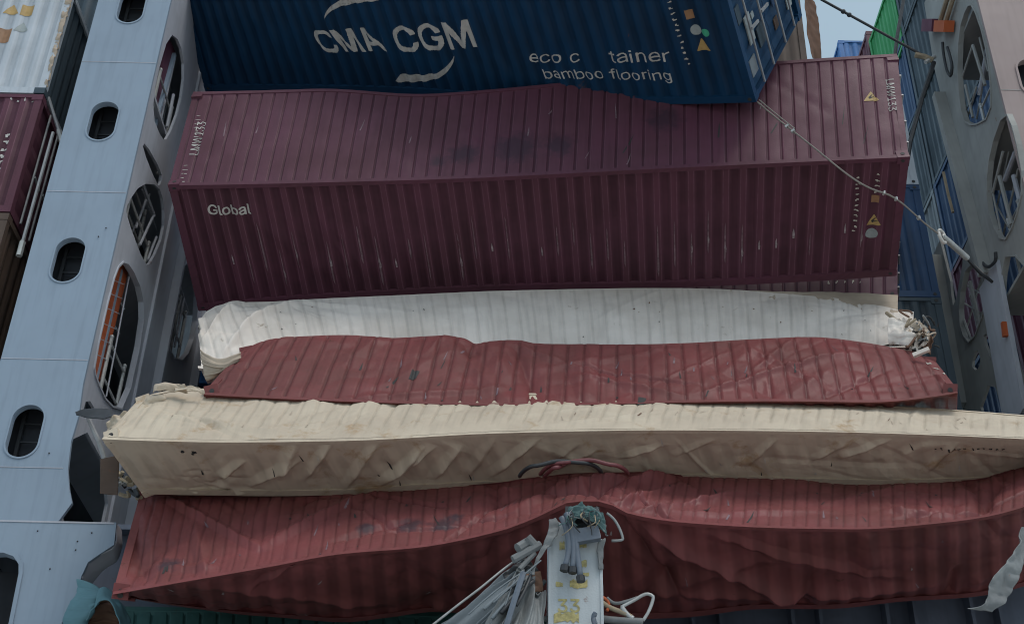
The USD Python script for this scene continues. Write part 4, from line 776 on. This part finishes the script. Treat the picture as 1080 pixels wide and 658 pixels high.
def gr(sm, tm, W):
    return g5(sm, tm, W) + crease(sm, tm, (5.2, W * .5), (6.9, W * .05), 0.12, 0.12) + crease(sm, tm, (5.6, W * .9), (6.3, W * .1), 0.05, -0.1) + crease(sm, tm, (6.1, W), (6.9, W * .1), 0.05, 0.1) + crease(sm, tm, (6.3, W), (7.6, W * .3), 0.05, 0.09) + crease(sm, tm, (4.9, W * .35), (6.4, W * .75), 0.12, -0.13) + crease(sm, tm, (10.4, W), (10.9, 0.0), 0.1, -0.1)
def gq(sm, tm, W):
    return g6(sm, tm, W) + crease(sm, tm, (6.4, 0.1), (8.6, W * .95), 0.08, 0.14) + crease(sm, tm, (6.2, 0.05), (7.0, W * .9), 0.07, -0.12) + crease(sm, tm, (6.0, 0.1), (5.2, W * .9), 0.07, 0.1) + crease(sm, tm, (5.9, W * .7), (10.2, W * .8), 0.12, 0.14) + crease(sm, tm, (1.0, W * .2), (3.4, W * .85), 0.1, 0.1)
c.bumps = {'roof': gr, 'side': gq}
container(t, c, 'bright_red_paint', res=16, nt=90, seed=7, doors=False)
scratches(t, c, 'roof', 46, 303, lo=0.05, hi=0.35); scratches(t, c, 'side', 14, 304, mats=('scraped_paint', 'scraped_paint_light'), lo=0.05, hi=0.25)
for pts, mt in (([(548, 502), (565, 491), (590, 486), (615, 488), (634, 498)], 'dark_steel'), ([(570, 500), (590, 488), (622, 485), (645, 490), (662, 499)], 'red_tube'), ([(574, 502), (586, 493), (598, 488)], 'red_tube')):
    t.part('bent_rail', tube([at(a, b, 15.1 if i not in (0, len(pts) - 1) else 15.5) for i, (a, b) in enumerate(pts)], 0.028, 7, 24), mt, smooth=True)

# teal container below
t = T('crushed_container', 'dark teal container in shadow under the lowest red one, bottom left', 'shipping container', at(320, 690, 17))
c = Container(C3([(100, 640, 17.6), (420, 646, 17.5), (620, 650, 17.5)]), C3([(95, 700, 17.2), (420, 705, 17.1), (620, 708, 17.1)]), C3([(95, 780, 17.3), (420, 785, 17.2), (620, 785, 17.2)]))
c.bumps = {'roof': crumple(61, 0.05), 'side': crumple(62, 0.05)}
container(t, c, 'teal_paint', res=8, nt=10, seed=8, doors=False)

# ================================================================== broken post with hanging cables
yp = 14.2
pl, pr = at(579.5, 600, yp)[0], at(634.5, 600, yp)[0]
t = T('broken_post', 'broken pale steel post with worn yellow marks and a torn top, bottom centre', 'post', ((pl + pr) / 2, yp + 0.3, 6.4))
zt = at(607, 556, yp)[2]; zb = 6.4
top = [(pl, zt - 0.05), (pl + 0.06, zt + 0.1), (pl + 0.2, zt), (pl + 0.33, zt + 0.06), (pl + 0.47, zt - 0.02), (pr - 0.04, zt + 0.08), (pr, zt - 0.1)]
t.part('front_plate', plate_y(Polygon([(pl, zb)] + top + [(pr, zb)]), yp, 0.03), 'post_paint')
t.part('flange', bx(pl - 0.012, pl + 0.02, yp - 0.012, yp + 0.5, zb, zt - 0.1), 'post_paint'); t.part('flange', bx(pr - 0.02, pr + 0.012, yp - 0.012, yp + 0.5, zb, zt - 0.14), 'post_paint')
t.part('back_plate', bx(pl + 0.02, pr - 0.02, yp + 0.46, yp + 0.49, zb, zt - 0.2), 'dark_steel')
def mark(px, py, poly, nm='paint_mark', mat='yellow_worn'):
    q = at(px, py, yp); t.part(nm, plate_y(affinity.translate(poly, q[0], q[2]), yp - 0.006, 0.004), mat)
rr = random.Random(8)
def blot(w, h):
    return Polygon([(w * (i / 9) if i < 10 else w * (1 - (i - 10) / 9), (0 if i < 10 else h) + rr.uniform(-.2, .2) * h) for i in range(20)]).buffer(0)
for px, py, w, h in ((604, 577, 0.16, 0.06), (590, 579, 0.06, 0.09), (606, 597, 0.14, 0.07), (601, 619, 0.2, 0.09), (586, 618, 0.08, 0.05), (584, 655, 0.28, 0.1), (612, 607, 0.1, 0.04)): 
    b = blot(w, h); mark(px, py, b if b.geom_type == 'Polygon' else max(b.geoms, key=lambda g: g.area))
for px in (587, 600):
    mt3 = meshkit.text_mesh('3', 0.15, bold=True); v = np.array(mt3.vertices); q = at(px, 645, yp)
    t.part('lettering', (np.stack([q[0] + v[:, 0], yp - 0.003 - v[:, 2], q[2] + v[:, 1]], 1), mt3.faces), 'yellow_worn')
for pts in ([(592, 545), (598, 560), (600, 575), (596, 596)], [(597, 541), (603, 560), (605, 580), (604, 598)], [(600, 541), (606, 560), (609, 585), (612, 607)]):
    P = [at(a, b, yp - 0.16) for a, b in pts]; cb = t.part('cable', tube(P, 0.034, 8, 16), 'cable_grey', smooth=True)
    d = P[-1] - P[-2]; d /= np.linalg.norm(d); t.part('cable_end', tube([P[-1], P[-1] + d * 0.07], 0.05, 8), 'dark_steel', parent=cb)
for g, sd_, mt in (([[(596, 540), (604, 533), (614, 531)], [(598, 547), (608, 541), (617, 540)], [(601, 551), (609, 547), (616, 547)]], 16, 'pale_cloth'), ([[(611, 532), (621, 531), (632, 536)], [(613, 540), (624, 540), (638, 548)], [(617, 546), (627, 548), (640, 562)]], 17, 'pale_cloth'), ([[(603, 537), (613, 534), (624, 534)], [(606, 545), (614, 543), (626, 545)]], 18, 'teal_paint'), ([[(628, 536), (636, 543)], [(632, 552), (641, 565)]], 21, 'torn_metal')):
    m, uv = sheet([[at(*q, yp - 0.14 - 0.04 * i) for q in r_] for i, r_ in enumerate(g)], n=36, m=36, wr=0.07, seed=sd_, wscale=8, k=(min(2, len(g) - 1), min(2, len(g[0]) - 1)), folds=(4, 0.05)); t.part('torn_cloth', m, mt, smooth=True, uv=uv)
rs = random.Random(5)
for i in range(14):
    a0, b0 = rs.uniform(597, 634), rs.uniform(536, 548); t.part('frayed_strand', tube([at(a0, b0, yp - .2), at(a0 + rs.uniform(-5, 5), b0 + rs.uniform(2, 9), yp - .3), at(a0 + rs.uniform(-9, 9), b0 + rs.uniform(8, 20), yp - .22)], rs.uniform(0.005, 0.013), 5, 8), rs.choice(['dark_steel', 'pale_cloth', 'rope', 'mark_dark', 'torn_metal']), smooth=True)
m, uv = sheet([[at(579, 548, yp - .06), at(586, 546, yp - .05)], [at(575, 570, yp - .1), at(587, 566, yp - .1)], [at(566, 588, yp - .14), at(572, 586, yp - .14)], [at(561, 606, yp - .16), at(564, 606, yp - .16)]], n=30, m=12, wr=0.06, seed=17, wscale=5, k=(3, 1))
t.part('peeled_strip', m, 'torn_metal', smooth=True, uv=uv, label='pale strip peeled off the left edge')
t.part('inner_box', bx(pl + 0.18, pr - 0.02, yp - 0.1, yp + 0.2, zt + 0.0, zt + 0.22), 'dark_steel')
t.part('tray', bar(at(603, 567, yp - .14), at(632, 562, yp - .14), 0.1, 0.16), 'cable_grey')
m, uv = sheet([[at(630, 572, yp - .05), at(637, 568, yp - .02)], [at(631, 600, yp - .05), at(636, 600, yp - .02)]], n=16, m=6, wr=0.05, seed=19, wscale=6, k=(1, 1)); t.part('peeled_strip', m, 'torn_metal', smooth=True, uv=uv)
t.part('wire', tube([at(640, 541, yp), at(648, 548, yp), at(655, 561, yp), at(657, 568, yp), at(645, 570, yp)], 0.016, 6, 24), 'torn_metal', smooth=True)
t.part('cable', tube([at(628, 658, yp - .1), at(626, 652, yp - .1), at(628, 646, yp - .1)], 0.03, 6, 10), 'cable_grey')

# torn sheets left of the post
t = T('torn_sheet', 'heap of torn grey sheet metal draped down to the left of the broken post', 'torn sheet metal', atn(520, 640, 15))
m, uv = sheet([[atn(455, 661, 14.9), atn(490, 632, 14.95), atn(525, 606, 15.0), atn(552, 590, 15.0)], [atn(480, 666, 14.75), atn(512, 640, 14.75), atn(538, 618, 14.8), atn(558, 600, 14.85)], [atn(512, 672, 14.7), atn(532, 652, 14.7), atn(548, 636, 14.75), atn(566, 612, 14.8)]], n=90, m=50, wr=0.03, seed=23, wscale=2.5, k=(2, 3), folds=(5, 0.13)); t.part('sheet', m, 'grey_paint', smooth=True, uv=uv)
m, uv = sheet([[atn(500, 668, 14.5), atn(515, 645, 14.5), atn(538, 610, 14.6), atn(546, 600, 14.7)], [atn(530, 676, 14.45), atn(545, 655, 14.5), atn(556, 625, 14.6), atn(560, 612, 14.7)], [atn(575, 680, 14.6), atn(576, 660, 14.6), atn(577, 634, 14.7), atn(574, 624, 14.8)]], n=90, m=50, wr=0.03, seed=27, wscale=2.5, k=(2, 3), folds=(6, 0.12)); t.part('sheet', m, 'torn_metal', smooth=True, uv=uv)
t.part('edge_strip', tube([atn(452, 662, 14.75), atn(480, 640, 14.75), atn(515, 613, 14.75), atn(535, 597, 14.8), atn(552, 586, 14.8)], 0.014, 6, 20), 'galvanised', smooth=True)
for a, b, r in (((546, 578), (556, 572), 0.06), ((556, 566), (566, 577), 0.05), ((541, 590), (570, 574), 0.05), ((548, 600), (564, 583), 0.03)): t.part('broken_pipe', tube([atn(*a, 14.7), atn(*b, 14.75)], r, 8), 'torn_metal', smooth=30)
t.part('bent_bar', tube([atn(552, 604, 14.55), atn(545, 625, 14.45), atn(534, 660, 14.4)], 0.035, 6), 'cable_grey')
rz = random.Random(19)
for i in range(7):  # loose shreds; the dark ones stand in for shaded gaps in the heap
    a0, b0 = rz.uniform(540, 574), rz.uniform(590, 618); sl = rz.uniform(0.35, 1.6); dy = rz.uniform(20, 48)
    t.part('shred', tube([atn(a0, b0, 14.62), atn(a0 - sl * dy * 0.55 + rz.uniform(-2, 2), b0 + dy * 0.5, 14.5), atn(a0 - sl * dy, b0 + dy, 14.45)], rz.uniform(0.008, 0.026), 5, 10), rz.choice(['dark_steel', 'torn_metal', 'dark_steel', 'grey_paint', 'mark_dark']), smooth=True)
t.part('dark_flap', sheet([[atn(530, 605, 14.9), atn(555, 588, 14.95)], [atn(545, 628, 14.85), atn(568, 600, 14.9)]], n=20, m=20, wr=0.1, seed=5, wscale=5, k=(1, 1))[0], 'dark_steel', smooth=True)
t.part('rusty_patch', sheet([[atn(551, 605, 14.72), atn(570, 602, 14.78)], [atn(555, 626, 14.7), atn(574, 622, 14.78)]], n=16, m=16, wr=0.08, seed=6, wscale=6, k=(1, 1))[0], 'rusty', smooth=True)
t.part('frame_bar', bar(atn(560, 652, 14.9), atn(579, 652, 14.9), 0.05), 'torn_metal'); t.part('frame_bar', bar(atn(561, 630, 15), atn(561, 660, 15), 0.04), 'torn_metal'); t.part('frame_bar', bar(atn(561, 630, 15), atn(575, 612, 15), 0.04), 'torn_metal')

t = T('wire_tangle', 'bent pale wires and rods sticking out right of the broken post', 'wire tangle', atn(660, 640, 15))
for pts, r, mt in (([(634, 634), (645, 641), (655, 645), (666, 650)], 0.028, 'rope'), ([(655, 640), (668, 633), (683, 626), (689, 629), (686, 640), (678, 654)], 0.02, 'galvanised'), ([(634, 652), (655, 654), (678, 655)], 0.04, 'torn_metal'), ([(640, 630), (650, 636), (660, 634), (672, 630)], 0.02, 'torn_metal'), ([(634, 629), (642, 636), (640, 644)], 0.02, 'orange_paint'), ([(656, 640), (662, 648), (668, 652)], 0.03, 'galvanised')):
    t.part('wire', tube([atn(a, b, 14.9) for a, b in pts], r, 6, 24), mt, smooth=True)

t = T('torn_strip', 'curled pale strip of torn steel hanging at the lower right edge', 'torn sheet metal', atn(1055, 600, 15))
m, uv = sheet([[atn(1077, 556, 15.0), atn(1086, 556, 15.1)], [atn(1063, 590, 14.9), atn(1081, 590, 15.0)], [atn(1046, 610, 14.9), atn(1071, 616, 15.0)], [atn(1040, 630, 14.9), atn(1058, 634, 15.0)], [atn(1021, 642, 14.9), atn(1046, 645, 14.95)]], n=60, m=20, wr=0.08, seed=31, wscale=4, k=(3, 1)); t.part('strip', m, 'torn_metal', smooth=True, uv=uv)

t = T('torn_sheet', 'teal sheet folded over the torn foot of the left lashing bridge', 'torn sheet metal', at(100, 640, 16.6))
m, uv = sheet([[at(82, 612, 16.7), at(98, 616, 16.6), at(112, 622, 16.6)], [at(76, 632, 16.6), at(92, 634, 16.45), at(106, 632, 16.5)], [at(64, 664, 16.6), at(78, 664, 16.4), at(90, 660, 16.5)]], n=40, m=34, wr=0.03, seed=33, wscale=3, k=(2, 2), folds=(5, 0.03)); t.part('sheet', m, 'pale_teal_sheet', smooth=True, uv=uv)
m, uv = sheet([[at(104, 628, 16.4), at(112, 620, 16.4), at(128, 636, 16.5), at(141, 664, 16.6)], [at(92, 654, 16.3), at(110, 632, 16.3), at(122, 646, 16.3), at(128, 666, 16.4)]], n=20, m=40, wr=0.03, seed=34, wscale=5, k=(1, 3)); t.part('sheet', m, 'pale_teal_sheet', smooth=True, uv=uv)
m, uv = sheet([[at(96, 645, 16.7), at(112, 632, 16.7), at(126, 645, 16.8)], [at(84, 668, 16.7), at(108, 668, 16.8), at(130, 668, 16.9)]], n=34, m=30, wr=0.05, seed=35, wscale=5, k=(1, 2), folds=(8, 0.05)); t.part('rusty_inside', m, 'rusty', smooth=True, uv=uv)

# ================================================================== lashing wires
def knots(t, P, idx, r, mat='galvanised'):
    for i in idx: t.part('clamp', trimesh.creation.icosphere(1, r).apply_translation(P[i]), mat)
t = T('lashing_wire', 'pale lashing wire with shackles from the navy container corner to the right lashing bridge', 'lashing wire', at(900, 180, 15.6))
b = at(1046, 297, 17.6); K = np.array([at(799, 108, 15.9), at(860, 157, 15.55), at(930, 203, 15.5), at(985, 243, 16.2), b]); P = PchipInterpolator([0, .25, .53, .76, 1], K, axis=0)(np.linspace(0, 1, 40))
def strand(P, k, R, r):
    q = np.linspace(0, len(P) - 1, 500); C_ = np.stack([np.interp(q, np.arange(len(P)), P[:, j]) for j in range(3)], 1); an = q * 9.0 + k * 2.094
    return tube(C_ + R * np.stack([np.cos(an) * 0.4, np.cos(an) * 0.6, np.sin(an)], 1), r, 5)
for k in range(3): t.part('wire_strand', strand(P, k, 0.011, 0.009), 'wire_grey', smooth=True)
t.part('wire', tube(P[:7] + [0.03, 0, 0.05], 0.011, 6), 'wire_grey', smooth=True)
for i in (5, 6, 21, 23, 27): t.part('clamp', bar(P[i] - (P[i + 1] - P[i]) * 0.12, P[i] + (P[i + 1] - P[i]) * 0.12, 0.05, 0.06), 'galvanised')
e = P[31]; d = (P[36] - P[29]) / np.linalg.norm(P[36] - P[29])
t.part('shackle', tube([e + d * 0.1 * math.cos(q) + np.array([0, 0, 0.11]) * math.sin(q) for q in np.linspace(0, 2 * np.pi, 16)], 0.028, 6), 'letter_white', smooth=True)
t.part('turnbuckle', tube([P[31], P[32], P[35]], 0.05, 8), 'galvanised', smooth=True); t.part('chain', tube([P[35], P[37] + [0, 0, -.06], P[38] + [0, 0, -.02], b], 0.03, 6, 14), 'dark_steel')
t = T('lashing_wire', 'dark lashing wire slanting across the sky gap to a shackle at top right', 'lashing wire', at(920, 40, 19))
a, b = at(852, -8, 18.6), at(972, 58, 18.9); P = a + (b - a) * np.linspace(0, 1, 20)[:, None]
t.part('wire', tube(P, 0.03, 6), 'dark_steel', smooth=True); knots(t, P, (6, 7), 0.05, 'dark_steel')
t.part('shackle', tube([at(965, 58, 18.9), at(975, 60, 18.9), at(984, 64, 18.9)], 0.06, 7), 'rope'); t.part('shackle', tube([at(976, 66, 18.9), at(986, 60, 18.9)], 0.045, 7), 'galvanised')
t = T('lashing_rod', 'dark lashing rod slanting down across the blue container ends at the right gap', 'lashing rod', at(970, 110, 19))
t.part('rod', tube([at(985, 66, 18.9), at(972, 105, 19), at(960, 150, 19.1), at(956, 175, 19.2)], 0.045, 6), 'dark_steel')
t = T('lashing_rod', 'dark lashing rod at the edge of the green container in the sky gap', 'lashing rod', at(946, 40, 19.5))
t.part('rod', tube([at(954, -6, 19.6), at(946, 40, 19.6), at(943, 68, 19.6)], 0.04, 6), 'dark_steel')
t = T('lashing_rod', 'pale bent lashing rod hanging before the dark stack by the right pillar', 'lashing rod', at(1000, 205, 19.6))
t.part('rod', tube([at(995, 182, 19.3), at(1000, 205, 19.3), at(1005, 224, 19.3)], 0.03, 6), 'rope')
